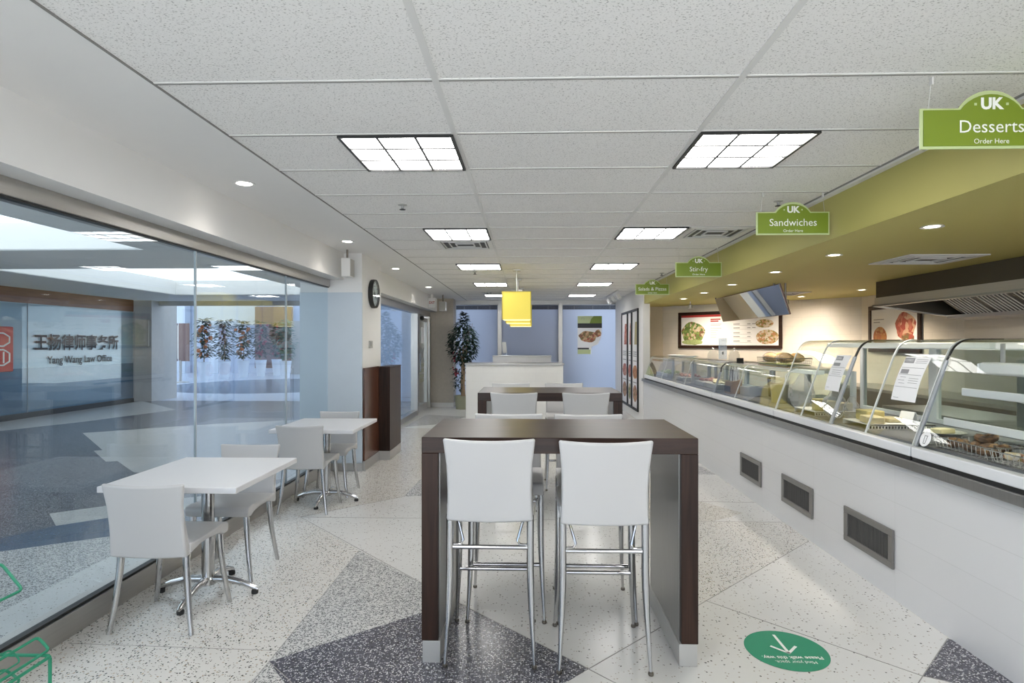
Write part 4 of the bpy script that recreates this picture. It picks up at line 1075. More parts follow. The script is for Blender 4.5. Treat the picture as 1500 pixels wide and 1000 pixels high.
for i, (dx, dy, rz, m) in enumerate(((-0.058, -0.175, .03, 'bread'), (0.055, -0.165, -.03, 'bread'), (-0.056, 0.17, -.04, 'bread'), (0.056, 0.178, .03, 'bread'))):
    b = MB(); pts = []; rs = []
    for k in range(11):
        u = k / 10; pts.append((0, -0.15 + 0.30 * u, 0.008 * math.sin(PI * u))); rs.append(0.048 * math.sin(PI * (0.08 + 0.84 * u)) ** 0.5)
    b.tube(pts, rs, 12)
    o = b.build('bread_loaf', [m], None, (2.55 + dx, 6.03 + dy, 1.352), (0, 0, rz))
    tag(o, 'long golden loaf in the basket on top of the low case', 'bread', 'loaves in the basket')
    if i % 2: continue
    bg = MB()
    rs2 = [r * 1.12 for r in rs]; bg.tube([(p[0], p[1] * 1.06, p[2]) for p in pts], rs2, 12)
    bg.build('clear_wrapper', ['clear_bag'], o)
t = thing('sign_holder', 'upright acrylic sign holder on top of the far low case', 'sign holder', (2.36, 7.30, 1.2868))
B(-0.05, 0.05, -0.008, 0.0, 0.02, 0.28).build('sheet', ['acrylic'], t, bevel=0.002)
B(-0.055, 0.055, -0.03, 0.05, 0, 0.006).build('foot', ['acrylic'], t)
b = MB()
for z, w in ((0.25, .02), (0.18, .035), (0.172, .03), (0.10, .012), (0.08, .01)): b.box(-w, w, -0.0095, -0.0082, z, z + 0.004 + (0.03 if z == 0.08 else 0))
b.build('print', ['ink_grey'], t, smooth=False)
for i, (x, y) in enumerate(((2.34, 7.62), (2.50, 7.30))):
    t = thing('glass_dome', ('clear domed lid on top of the far low case, %s' % ('left of the sign holder', 'right of the sign holder')[i]), 'dome', (x, y, 1.2868))
    MB().lathe([(0.065, 0), (0.065, 0.07), (0.05, 0.115), (0.02, 0.135), (0.0, 0.137)], (0, 0, 0), 20).build('dome', ['clear_bag'], t)
    MB().lathe([(0.008, 0.137), (0.014, 0.15), (0.006, 0.16)], (0, 0, 0), 10).build('knob', ['aluminium'], t)
for i, y in enumerate((9.2, 9.9)):
    o = MB().lathe([(0.07, 0), (0.09, 0.004), (0.15, 0.02), (0.152, 0.024), (0.08, 0.012), (0, 0.01)], (0, 0, 0), 24).build('plate', ['white_plastic'], None, (2.45, y, 1.2868))
    tag(o, ('white plate on top of the far low case, nearer one', 'white plate on top of the far low case, at its far end')[i], 'plate')
t = thing('price_tag', 'small black tag on the glass above the cutlery caddy', 'tag', (2.45, 6.96, 1.2868))
B(-0.04, 0.04, -0.006, 0.0, 0.0, 0.045).build('plate', ['black'], t); B(-0.04, 0.04, -0.006, 0.03, 0.0, 0.004).build('foot', ['black'], t)
# in the far case: guards' posts, trays of toppings
for i, (x, y) in enumerate(((2.30, 9.55), (2.62, 9.55), (2.30, 8.4), (2.62, 8.4))):
    t = thing('steel_post', ('steel guard post in the far low case, %s' % ('far pair, front', 'far pair, rear', 'near pair, front', 'near pair, rear')[i]), 'post', (x, y, 0.9425))
    MB().lathe([(0.022, 0), (0.022, 0.30), (0.03, 0.305), (0.03, 0.318)], (0, 0, 0), 14).build('shaft', ['aluminium'], t)
    MB().lathe([(0.035, 0), (0.035, 0.008), (0.02, 0.012)], (0, 0, 0), 14).build('flange', ['steel'], t)
for i, (y, m, lab) in enumerate(((10.45, 'salad', 'green salad'), (9.98, 'salad', 'chopped greens'), (9.0, 'meat', 'sliced meat'), (7.95, 'meat', 'diced ham'), (7.45, 'butter', 'shredded cheese'))):
    t = thing('topping_tray', 'steel tray of %s in the far low case' % lab, 'food tray', (2.42, y, 0.9425))
    b = MB(); b.box(-0.16, 0.16, -0.20, 0.20, 0, 0.06); b.build('pan', ['aluminium'], t, bevel=0.006)
    b = MB()
    for k in range(26):
        r = random.uniform(.02, .035); b.ball((random.uniform(-.12, .12), random.uniform(-.16, .16), 0.06 + random.uniform(0, .03)), (r, r, r * .7), 7, 5, jit=.15)
    b.build('food', [m], t)

# ---- kitchen furniture behind
t = thing('back_counter', 'stainless back counter along the kitchen right wall', 'counter', (4.93, 5.0, 0))
B(-0.33, 0.33, -7.5, 4.2, 0.86, 0.90).build('worktop', ['steel_brushed'], t, bevel=0.004)
B(-0.30, 0.33, -7.5, 4.2, 0.10, 0.858).build('cabinet', ['steel_dark'], t)
B(-0.25, 0.33, -7.5, 4.2, 0.0, 0.10).build('plinth', ['black'], t)
t = thing('prep_table', 'steel prep table in the kitchen behind the notice case', 'table', (3.75, 4.6, 0))
B(-0.3, 0.3, -1.3, 1.3, 0.86, 0.90).build('worktop', ['steel_brushed'], t, bevel=0.004)
B(-0.28, 0.28, -1.28, 1.28, 0.25, 0.28).build('lower_shelf', ['steel_dark'], t)
for x in (-.27, .27):
    for y in (-1.25, 1.25): B(x - .02, x + .02, y - .02, y + .02, 0, 0.86).build('leg', ['aluminium'], t)
t = thing('steel_cabinet', 'upright stainless equipment cabinet standing on the prep table', 'cabinet', (3.75, 4.1, 0.9005))
B(-0.22, 0.22, -0.3, 0.3, 0, 0.48).build('body', ['aluminium'], t, bevel=0.006)
for y in (-0.15, 0.15): B(-0.24, -0.222, y - 0.12, y + 0.12, 0.04, 0.44).build('door', ['shelf_grey'], t, bevel=0.004)

# ---- hood
t = thing('range_hood', 'stainless range hood with slanted grease filters over the kitchen wall', 'hood', (0, 0, 0))
y0, y1 = -1.0, 7.30
B(4.20, 4.225, y0, y1, 2.05, ZK - 0.002).build('upper_panel', ['hood_panel'], t, smooth=False)
MB().prism([(4.18, 1.96), (4.215, 1.955), (4.235, 2.05), (4.185, 2.05)], 'y', y0, y1).build('front_band', ['steel_panel'], t)
MB().prism([(4.20, 1.97), (5.28, 1.80), (5.28, ZK - 0.002), (4.22, ZK - 0.002)], 'y', y1 - 0.02, y1).build('end_panel', ['hood_panel'], t, smooth=False)
MB().prism([(4.16, 1.945), (5.28, 1.79), (5.28, 1.805), (4.16, 1.965)], 'y', y1 - 0.03, y1 + 0.01).build('end_lip', ['steel_brushed'], t, smooth=False)
MB().prism([(4.16, 1.945), (4.24, 1.945), (4.24, 1.96), (4.16, 1.965)], 'y', y0, y1 + 0.01).build('front_lip', ['steel_brushed'], t, smooth=False)
MB().prism([(5.02, 1.80), (5.28, 1.78), (5.28, 1.84), (5.02, 1.84)], 'y', y0, y1 - 0.03).build('gutter', ['steel'], t, smooth=False)
yy = y1 - 0.25; n = 0
while yy > 2.6:
    w = 0.48
    f = MB(); ang = math.atan2(2.13 - 1.84, 4.62 - 5.06)
    def FP(u, lift=0.0): return (5.06 + (4.62 - 5.06) * u - lift * 0.3, 1.84 + (2.13 - 1.84) * u - lift)
    p0, p1 = FP(0), FP(1)
    f.prism([p0, p1, (p1[0], p1[1] + 0.02), (p0[0], p0[1] + 0.02)], 'y', yy - w, yy)
    fo = f.build('grease_filter', ['black'], t, smooth=False)
    for i in range(8):
        g = MB(); ya = yy - w + 0.03 + i * (w - 0.05) / 8
        q0, q1 = FP(0.02, 0.008), FP(0.98, 0.008)
        g.prism([q0, q1, (q1[0] + .002, q1[1] + 0.006), (q0[0] + .002, q0[1] + 0.006)], 'y', ya, ya + 0.013)
        g.build('baffle', ['grid_metal'], fo, smooth=False)
    yy -= w + 0.004
for yl in (2.6, 4.4, 6.2):  # fill lights added under the hood to lift the right wall
    l = bpy.data.lights.new('hood_fill', 'AREA'); l.shape = 'RECTANGLE'; l.size = 0.12; l.size_y = 0.6; l.energy = 9; l.color = (1, .93, .82)
    o = bpy.data.objects.new('hood_fill', l); C.objects.link(o); o.parent = t; o.location = (4.42, yl, 2.08); o.rotation_euler = (0, 0.25, 0)
B(4.22, 5.28, y0, y1 - 0.03, 2.20, 2.235).build('plenum', ['hood_panel'], t, smooth=False)

# ---- pictures and boards
def blob(b, c, rx, rz, n=26, z=0.0, wob=0.06):
    ph = random.random() * 6
    p = [(c[0] + rx * (1 + wob * math.sin(3 * a + ph) + wob * .6 * math.sin(7 * a)) * math.cos(a), c[1] + rz * (1 + wob * math.sin(4 * a + ph)) * math.sin(a)) for a in [2 * PI * i / n for i in range(n)]]
    b.prism([(q[0], q[1]) for q in p], 'y', -z - 0.002, -z)
def board(name, label, loc, rz, w, h, frame=0.05, fm='walnut_z', cat='menu board'):
    """a framed picture facing local -Y, centred on loc"""
    t = thing(name, label, cat, loc, rz)
    b = MB()
    b.box(-w / 2, w / 2, -0.03, 0, h / 2 - frame, h / 2); b.box(-w / 2, w / 2, -0.03, 0, -h / 2, -h / 2 + frame)
    b.box(-w / 2, -w / 2 + frame, -0.03, 0, -h / 2 + frame, h / 2 - frame); b.box(w / 2 - frame, w / 2, -0.03, 0, -h / 2 + frame, h / 2 - frame)
    b.build('frame', [fm], t, smooth=False, bevel=0.003)
    B(-w / 2 + frame, w / 2 - frame, -0.012, 0, -h / 2 + frame, h / 2 - frame).build('picture', ['paper'], t, smooth=False)
    return t
DRZ = math.atan2(-0.693, 0.72)
L = math.hypot(4.419 - 2.975, 10.446 - 11.835)
t = board('menu_board', 'wide framed menu board with a salad photo on the angled kitchen wall', ((2.975 + 4.419) / 2 - .01, (11.835 + 10.446) / 2 - .012, 1.757), DRZ, L, 0.70, 0.06, 'walnut_x')
B(-L / 2 + .06, L / 2 - .06, -0.0135, -0.012, 0.25, 0.29).build('red_band', ['ink_red'], t, smooth=False)
b = MB(); blob(b, (-0.69, -0.06), 0.24, 0.22, z=0.012); b.build('salad_photo', ['food_salad'], t, smooth=False)
b = MB(); blob(b, (-0.70, -0.23), 0.22, 0.05, z=0.013); b.build('lettuce_photo', ['salad'], t, smooth=False)
b = MB(); blob(b, (0.69, 0.10), 0.16, 0.075, z=0.012, wob=.01); b.build('noodle_photo', ['food_bowl'], t, smooth=False)
b = MB(); blob(b, (0.74, -0.14), 0.2, 0.13, z=0.012, wob=.01); b.build('bowl_photo', ['food_bowl'], t, smooth=False)
b = MB()
for z, w in ((0.20, .20), (0.165, .16)): b.box(-0.33, -0.33 + w, -0.0135, -0.012, z - .012, z + .012)
b.build('red_title', ['ink_red'], t, smooth=False)
b = MB()
for z, w in ((0.11, .22), (0.085, .2), (0.03, .22), (-.01, .15), (-.05, .12), (-.09, .13), (-.14, .12)): b.box(-0.33, -0.33 + w, -0.0135, -0.012, z - .004, z + .004)
for z in (0.10, 0.03, -0.06, -0.13, -0.21):
    b.box(0.12, 0.24, -0.0135, -0.012, z - .008, z + .008); b.box(0.38, 0.44, -0.0135, -0.012, z - .007, z + .007)
    if z > 0: b.box(0.47, 0.53, -0.0135, -0.012, z - .007, z + .007)
    b.box(0.12, 0.46, -0.0135, -0.012, z - .028, z - .024)
b.build('menu_lines', ['ink_grey'], t, smooth=False)
t = board('menu_board', 'framed menu board with soup and sliced meat on the right kitchen wall', (5.288, 8.74, 1.72), -PI / 2, 1.22, 0.70, 0.06, 'walnut_x')
b = MB(); blob(b, (-0.33, -0.12), 0.17, 0.15, z=0.012, wob=.01); b.build('soup_photo', ['food_soup'], t, smooth=False)
b = MB(); blob(b, (0.27, 0.02), 0.22, 0.2, z=0.012, wob=.08); b.build('meat_photo', ['food_meat'], t, smooth=False)
b = MB(); blob(b, (0.33, -0.13), 0.14, 0.06, z=0.0135, wob=.08); b.build('sandwich_photo', ['food_burger'], t, smooth=False)
text('COMBO', 0.09, 'ink_red', t, (-0.36, 0.215, -0.0135), FACE_CAM, 'title', width=0.26, bold=0.02)
b = MB()
for z, w in ((0.14, .26), (0.10, .16)): b.box(-0.49, -0.49 + w, -0.0135, -0.012, z - .006, z + .006)
b.build('menu_lines', ['ink_grey'], t, smooth=False)
for i, (ya, yb, m1, m2, lab) in enumerate(((13.57, 12.78, 'food_meat', 'food_burger', 'the farthest of three, with a red picture'), (12.76, 12.27, 'food_meat', 'food_salad', 'the narrow middle one of three'), (12.25, 11.56, 'food_soup', 'food_burger', 'the nearest of three, with an orange picture'))):
    t = board('wall_poster', 'tall framed poster on the right far wall, %s' % lab, (2.128, (ya + yb) / 2, 1.18), -PI / 2, ya - yb, 2.02, 0.05, 'black', 'poster')
    w = ya - yb
    b = MB(); b.prism([(q[0], q[1]) for q in ((-w * .1, .3), (w * .32, .3), (w * .32, .75), (0.02, .75))], 'y', -0.014, -0.012); b.build('upper_photo', ['plastic_yellow' if i == 2 else m1], t, smooth=False)
    b = MB(); blob(b, (0, -0.25), w * .34, 0.14, z=0.012); b.build('middle_photo', [m1], t, smooth=False)
    b = MB(); blob(b, (0, -0.68), w * .34, 0.16, z=0.012); b.build('lower_photo', [m2], t, smooth=False)
    b = MB()
    for z in (0.15, 0.11, 0.07, -0.03, -0.46): b.box(-w * .3, w * .25, -0.0135, -0.012, z - .008, z + .008)
    b.build('text_lines', ['ink_grey'], t, smooth=False)
# poster on the frosted window
t = thing('window_poster', 'catering poster with a burger photo on the right frosted window', 'poster', (1.50, YB + 0.005, 1.72))
b = MB(); b.prism([(-0.30, -0.48), (0.04, -0.48), (0.04, -0.30), (0.20, -0.24), (0.29, -0.05), (0.30, 0.46), (-0.30, 0.46)], 'y', -0.004, 0.0); b.build('sheet', ['paper'], t, smooth=False)
B(-0.30, 0.30, -0.006, -0.004, 0.28, 0.46).build('pale_green_band', ['sign_edge'], t, smooth=False)
b = MB(); b.prism([(0.0, 0.28), (0.30, 0.28), (0.30, 0.46), (0.10, 0.46), (0.03, 0.38)], 'y', -0.007, -0.006); b.build('green_swoosh', ['sign_green'], t, smooth=False)
B(-0.30, 0.30, -0.006, -0.004, 0.165, 0.28).build('black_band', ['ink'], t, smooth=False)
text('Call. Pay. Order Online.', 0.075, 'paper', t, (0, 0.223, -0.0062), FACE_CAM, 'slogan', width=0.55, bold=0.01)
text('UK', 0.07, 'ink', t, (-0.17, 0.33, -0.0062), FACE_CAM, 'logo', bold=0.02)
b = MB(); b.tube([(-0.20, -0.007, 0.37), (-0.20, -0.007, 0.42), (-0.14, -0.007, 0.42), (-0.14, -0.007, 0.37)], 0.004, 5); b.build('logo_mark', ['ink_grey'], t)
text('CATERING', 0.05, 'ink', t, (0.13, 0.30, -0.0075), FACE_CAM, 'title', width=0.3)
b = MB(); blob(b, (-0.04, -0.05), 0.22, 0.14, z=0.005, wob=.08); blob(b, (0.2, 0.03), 0.08, 0.09, z=0.0055, wob=.1); b.build('burger_photo', ['food_burger'], t, smooth=False)
B(-0.30, -0.02, -0.006, -0.004, -0.365, -0.325).build('lower_bar', ['ink'], t, smooth=False)
B(-0.30, 0.02, -0.0055, -0.004, -0.48, -0.37).build('footer', ['sign_edge'], t, smooth=False)

# ---- tilted mirror
t = thing('tilted_mirror', 'tilted frameless mirror panel hung from the green kitchen ceiling', 'mirror', (3.11, 8.60, 2.05))
top, bot = Vector((-0.05, 0.175)), Vector((0.075, -0.19))
d2 = (bot - top).normalized(); n2 = Vector((-d2.y, d2.x))
if n2.x < 0: n2 = -n2
pl = [tuple(top), tuple(bot), tuple(bot + n2 * 0.006), tuple(top + n2 * 0.006)]
MB().prism(pl, 'y', -1.24, 1.24).build('glass', ['mirror'], t, smooth=False)
pl2 = [tuple(top + n2 * .0065 - d2 * .006), tuple(bot + n2 * .0065 + d2 * .006), tuple(bot + n2 * 0.022 + d2 * .006), tuple(top + n2 * 0.022 - d2 * .006)]
MB().prism(pl2, 'y', -1.25, 1.25).build('backing', ['brown_panel'], t, smooth=False)
for y in (-1.15, 1.15): MB().tube([(-0.07, y, 0.17), (-0.07, y, 0.194)], 0.012, 8).build('hanger', ['steel_dark'], t)
MB().tube([(0.05, -1.2, 0.194), (0.05, -1.2, -0.08)], 0.012, 8).build('drop_bracket', ['steel_dark'], t)

# ================================================================== WHITE STATION
t = thing('service_station', 'white tiled self-service station behind the bar tables', 'counter', (-0.28, 11.65, 0))
B(-0.93, 0.93, -0.35, 0.35, 0, 1.09).build('body', ['station_tile'], t, smooth=False)
B(-0.95, 0.95, -0.37, 0.37, 1.09, 1.12).build('steel_top', ['steel_brushed'], t, bevel=0.003)
t = thing('raised_shelf', 'raised white shelf unit with a steel top behind the tiled station', 'shelf', (-0.15, 12.45, 0))
B(-0.60, 0.60, -0.2, 0.2, 0, 1.225).build('body', ['white_laminate'], t, smooth=False)
B(-0.61, 0.61, -0.21, 0.21, 1.225, 1.25).build('steel_top', ['steel_brushed'], t, bevel=0.003)
t = thing('card_stand', 'small leaning white card on a steel stand on the raised shelf', 'sign holder', (-0.50, 12.42, 1.2505))
MB().prism([(-0.045, 0.05), (0.04, 0.05), (0.015, 0.28), (-0.07, 0.28)], 'y', -0.006, 0.0).build('card', ['paper'], t, smooth=False)
B(-0.07, 0.07, -0.04, 0.04, 0, 0.006).build('foot', ['chrome'], t); MB().tube([(0.03, 0.004, 0.0), (0.03, 0.004, 0.12)], 0.007, 6).build('stem', ['chrome'], t)

# ================================================================== OVERHEAD
def make_troffer():
    t = thing('ceiling_light', '', 'ceiling light')
    h = 0.298
    b = MB()
    b.box(-h, h, -h, -h + 0.012, -0.016, 0); b.box(-h, h, h - 0.012, h, -0.016, 0)
    b.box(-h, -h + 0.016, -h + .012, h - .012, -0.016, 0); b.box(h - 0.016, h, -h + .012, h - .012, -0.016, 0)
    b.build('frame', ['black'], t, smooth=False)
    B(-h + 0.016, h - 0.016, -h + 0.012, h - 0.012, -0.006, -0.001).build('diffuser', ['troffer_glow'], t, smooth=False)
    b = MB()
    for s in (-1, 1):
        b.box(s * h / 3 - 0.0065, s * h / 3 + 0.0065, -h + .013, h - .013, -0.011, -0.0065); b.box(-h + .017, h - .017, s * h / 3 - 0.008, s * h / 3 + 0.008, -0.0115, -0.007)
    b.build('louvre', ['reveal'], t, smooth=False)
    return t
t0 = None
names = {2.99: 'first and largest', 5.43: 'second', 7.87: 'third', 10.31: 'fourth', 12.75: 'fifth and farthest'}
for x, sd in ((-0.683, 'left'), (1.16, 'right')):
    for y in (-1.89, 0.55, 2.99, 5.43, 7.87, 10.31, 12.75):
        lab = 'square ceiling light in the %s row, %s from the camera' % (sd, names.get(y, 'one behind the camera' if y < 0 else 'one above the camera'))
        loc = (x, y + 0.305, ZC - 0.0005)
        if t0 is None:
            t0 = make_troffer(); t0.location = loc; t0['label'] = lab; t0['group'] = 'square ceiling lights'; 
        else:
            dup(t0, loc, 0, lab)
def downlight(loc, label, bulb, watt, col, r=0.062, group=None, spread=2.3):
    t = thing('downlight', label, 'ceiling light', loc, 0, group)
    MB().lathe([(r, 0), (r + 0.004, -0.004), (r * 1.08, -0.007), (r * .72, -0.004), (r * .70, -0.001)], (0, 0, 0), 24).build('trim_ring', ['white_plastic'], t)
    MB().lathe([(r * .69, -0.003), (r * .5, -0.0055), (0.001, -0.006)], (0, 0, 0), 20).build('lens', [bulb], t)
    l = bpy.data.lights.new('bulb', 'SPOT'); l.energy = watt; l.color = col; l.spot_size = spread; l.spot_blend = 0.9; l.shadow_soft_size = 0.05
    o = bpy.data.objects.new('bulb', l); C.objects.link(o); o.parent = t; o.location = (0, 0, -0.02)
for y, w in ((1.6, 'unseen fill added beside the camera'), (3.88, 'nearest in view'), (6.11, 'second in view, by the speaker'), (8.35, 'third in view, past the clock'), (11.1, 'fourth in view, by the door')):
    downlight((-1.89, y, ZC - 0.002), 'recessed downlight in the white left border, %s' % w, 'bulb_white', DOWN_W, (1, .93, .85), 0.07)
for y, w in ((1.5, 'unseen fill added beside the camera'), (3.84, 'nearest in view'), (5.05, 'second in view'), (6.24, 'third in view'), (7.55, 'fourth in view'), (8.75, 'fifth in view'), (9.9, 'farthest, by the salad end')):
    downlight((2.56, y, ZK), 'recessed downlight in the green soffit over the counter, %s' % w, 'bulb_warm', KITCHEN_W * 0.6, (1, .90, .76), 0.062, spread=1.05)
for (x, y), w in (((4.60, 8.43), 'in front of the soup board'), ((4.3, 9.6), 'near the kitchen corner'), ((3.5, 3.2), 'unseen fill added over the prep table'), ((3.5, 1.2), 'unseen fill added beside the camera')):  # last two are out of view, added to brighten the kitchen
    downlight((x, y - 0.1, ZK), 'round downlight in the green kitchen ceiling, %s' % w, 'bulb_warm', KITCHEN_W, (1, .82, .6), 0.06)
def diffuser(label, loc, hx, hy, mats=('grid_metal', 'steel_dark')):
    t = thing('air_vent', label, 'vent', loc)
    for i in range(4):
        k = 1 - i * 0.22; z = -0.004 - 0.004 * (i % 2)
        b = MB(); a, c = hx * k, hy * k; w = 0.012 if i else 0.05
        b.box(-a, a, -c, -c + w, z - .006, 0.0); b.box(-a, a, c - w, c, z - .006, 0.0); b.box(-a, -a + w, -c + w, c - w, z - .006, 0.0); b.box(a - w, a, -c + w, c - w, z - .006, 0.0)
        b.build('louvre_ring', [mats[0]], t, smooth=False)
    B(-hx + .05, hx - .05, -hy + .05, hy - .05, -0.003, 0.0).build('duct_opening', ['black'], t, smooth=False)
    return t
diffuser('square air vent behind the second light of the left row', (-0.683, 6.355, ZC - .001), 0.295, 0.29)
diffuser('square air vent beside the second light of the right row', (1.775, 5.735, ZC - .001), 0.295, 0.29)
diffuser('square air vent by the farthest left light near the windows', (-0.683, 12.44, ZC - .001), 0.295, 0.29)
diffuser('square air vent in the green kitchen ceiling above the hood', (3.50, 5.33, ZK - .001), 0.33, 0.30)
diffuser('square air vent in the green kitchen ceiling beyond the mirror', (3.75, 8.9, ZK - .001), 0.30, 0.28)
for x, y, z, lab in ((-0.97, 4.52, ZC, 'small dark sprinkler head in the ceiling between the left lights'), (-0.80, 8.75, ZC, 'small dark sprinkler head behind the third left light'), (1.86, 4.48, ZC, 'small dark sprinkler head above the Sandwiches sign'), (2.0, 9.0, ZC, 'small dark sprinkler head above the Salads sign')):
    t = thing('sprinkler', lab, 'sprinkler', (x, y, z - 0.001))
    MB().lathe([(0.035, 0), (0.035, -0.004), (0.012, -0.01), (0.010, -0.03)], (0, 0, 0), 14).build('base', ['speaker_grey'], t)
    MB().lathe([(0.006, -0.03), (0.024, -0.036), (0.024, -0.039), (0.004, -0.041)], (0, 0, 0), 12).build('deflector', ['black'], t)

# ---- hanging signs
def hang_sign(word, loc, w, label, scale=1.0):
    x, y, zb = loc
    t = thing('hanging_sign', label, 'sign', (x, y, zb))
    hw = w / 2; h = 0.163 * scale; r = 0.125 * scale; rise = 0.07 * scale
    out = [(-hw, 0), (hw, 0), (hw, h)]
    R = (r * r + rise * rise) / (2 * rise); a0 = math.asin(r / R)
    arcp = [(R * math.sin(a0 - 2 * a0 * i / 12), h + rise - R + R * math.cos(a0 - 2 * a0 * i / 12)) for i in range(13)]
    out += arcp + [(-hw, h)]
    MB().prism(out, 'y', 0.0, 0.008).build('backing', ['sign_edge'], t, smooth=False, bevel=0.002)
    m = 0.012 * scale; cx, cz = 0, h * .55
    inn = [(p[0] * (1 - m / hw), cz + (p[1] - cz) * (1 - m / (h * .62))) for p in out]
    MB().prism(inn, 'y', -0.004, 0.0).build('face', ['sign_green'], t, smooth=False)
    text(word, 0.072 * scale, 'sign_white', t, (0, -0.0045, h * .52), FACE_CAM, 'word')
    text('Order Here', 0.028 * scale, 'sign_white', t, (0, -0.0045, h * .17), FACE_CAM, 'small_print')
    text('UK', 0.062 * scale, 'sign_white', t, (0, -0.0045, h * 1.08), FACE_CAM, 'logo', bold=0.045)
    b = MB()
    for s in (-1, 1): b.box(s * 0.062 * scale - .005, s * 0.062 * scale + .005, -0.0052, -0.0042, h * 1.05, h * 1.05 + .01)
    b.build('logo_dots', ['sign_edge'], t, smooth=False)
    top = ZC - zb
    for s in (-1, 1):
        xx = s * (hw - 0.035)
        b = MB().tube([(xx, 0.004, h - .004), (xx - s * 0.012, 0.004, top)], 0.0012, 5); wv = b.build('wire', ['wire_white'], t)
        B(xx - s * .012 - .004, xx - s * .012 + .004, -0.006, 0.012, top - 0.03, top).build('ceiling_clip', ['wire_white'], wv)
hang_sign('Desserts', (1.842, 2.42, 2.278), 0.553, 'green hanging sign reading Desserts', 1.0)
hang_sign('Sandwiches', (1.862, 4.24, 2.267), 0.513, 'green hanging sign reading Sandwiches')
hang_sign('Stir-fry', (1.885, 6.65, 2.24), 0.513, 'green hanging sign reading Stir-fry')
hang_sign('Salads & Pizzas', (1.88, 9.10, 2.245), 0.515, 'green hanging sign reading Salads & Pizzas, farthest of the row')

# ---- yellow pendants
def make_pendant():
    t = thing('pendant_lamp', '', 'lamp')
    h = 0.20
    b = MB()
    b.box(-h, h, -h, h, -0.39, -0.008)
    b.build('shade', ['pendant_yellow'], t, smooth=False, bevel=0.004)
    B(-h - .006, h + .006, -h - .006, h + .006, -0.008, 0.0).build('top_frame', ['pendant_frame'], t, smooth=False)
    b = MB()
    for sx in (-1, 1):
        for sy in (-1, 1): b.box(sx * h - .006, sx * h + .006, sy * h - .006, sy * h + .006, -0.39, -0.008)
    b.build('corner_posts', ['pendant_frame'], t, smooth=False)
    B(-h + .01, h - .01, -h + .01, h - .01, -0.398, -0.392).build('bottom_diffuser', ['pendant_pale'], t, smooth=False)
    MB().tube([(0, 0, 0), (0, 0, 0.33)], 0.012, 10).build('rod', ['aluminium'], t)
    B(-0.055, 0.055, -0.055, 0.055, 0.305, 0.331).build('ceiling_plate', ['aluminium'], t, bevel=0.004)
    B(0.02, 0.08, -0.03, 0.03, 0.0, 0.04).build('driver_box', ['aluminium'], t)
    return t
p0 = make_pendant(); p0.location = (-0.175, 8.50, 2.232); p0['label'] = 'square yellow pendant lamp, the front one of the row'; p0['group'] = 'yellow pendant lamps'
dup(p0, (-0.175, 9.75, 2.225), 0, 'square yellow pendant lamp half hidden behind the front one')
dup(p0, (-0.155, 11.1, 2.215), 0, 'square yellow pendant lamp, rearmost of the row over the tiled station')

# ---- track light
t = thing('track_light', 'white ceiling track with three spot heads near the right window', 'track light', (1.76, 12.6, ZC))
B(-0.018, 0.018, -0.9, 0.9, -0.03, 0.0).build('track', ['white_plastic'], t)
for y in (-0.7, 0.0, 0.75):
    hd = MB().lathe([(0.02, 0.0), (0.032, 0.01), (0.042, 0.13), (0.03, 0.132)], (0, 0, 0), 14).build('spot_head', ['white_plastic'], t, (0.0, y, -0.075), (PI * .78, 0, 0.6))
    MB().tube([(0, y, -0.03), (0, y, -0.085)], 0.007, 6).build('stem', ['white_plastic'], t)

# ---- kitchen small spots
for i, (x, y) in enumerate(((2.86, 10.6), (4.05, 9.45))):
    t = thing('ceiling_spot', ('small hanging spot lamp under the green ceiling, %s' % ('above the salad menu board', 'near the kitchen corner')[i]), 'lamp', (x, y, ZK))
    MB().tube([(0, 0, 0), (0, 0, -0.06)], 0.008, 6).build('stem', ['aluminium'], t)
    MB().lathe([(0.015, -0.05), (0.04, -0.06), (0.045, -0.12), (0.035, -0.125)], (0, 0, 0), 14).build('spot_head', ['aluminium'], t)
    l = bpy.data.lights.new('bulb', 'SPOT'); l.energy = 60; l.color = (1, .84, .66); l.spot_size = 2.0; l.spot_blend = 0.9; l.shadow_soft_size = 0.06
    o = bpy.data.objects.new('bulb', l); C.objects.link(o); o.parent = t; o.location = (0, 0, -0.14)
    o.rotation_euler = Vector((0.69, 0.72, -1.1)).to_track_quat('-Z', 'Y').to_euler()

# ---- speakers, sign box, clock, thermostat
t = thing('wall_speaker', 'white box speaker hung under the ceiling in front of the column', 'speaker', (-2.06, 6.66, 2.36))
B(-0.045, 0.055, -0.085, 0.085, -0.11, 0.10).build('cabinet', ['white_plastic'], t, bevel=0.008)
B(0.0555, 0.06, -0.075, 0.075, -0.10, 0.09).build('grille', ['speaker_grey'], t)
MB().tube([(0.0, 0, 0.10), (0.0, 0, 0.205)], 0.012, 8).build('bracket', ['steel_dark'], t)
t = thing('wall_speaker', 'white box speaker under the ceiling by the stone wall', 'speaker', (-1.88, 12.9, 2.31))
B(-0.08, 0.07, -0.085, 0.085, -0.10, 0.10).build('cabinet', ['white_plastic'], t, bevel=0.008)
B(-0.07, 0.06, -0.09, -0.0855, -0.09, 0.09).build('grille', ['speaker_grey'], t)
MB().tube([(0.0, 0, 0.10), (0.0, 0, 0.254)], 0.014, 8).build('bracket', ['steel_dark'], t)
t = thing('exit_sign', 'white exit sign box fixed on the bulkhead above the entrance door', 'sign', (-2.178, 12.75, 2.40))
B(0.0, 0.17, -0.035, 0.035, -0.14, 0.09).build('housing', ['white_plastic'], t, bevel=0.006)
B(0.01, 0.16, -0.037, -0.0355, -0.12, 0.07).build('red_face', ['paper'], t)
text('EXIT', 0.075, 'ink_red', t, (0.085, -0.0375, -0.02), FACE_CAM, 'lettering', width=0.12, bold=0.02)
B(0.06, 0.11, -0.02, 0.02, 0.09, 0.163).build('mount', ['white_plastic'], t)
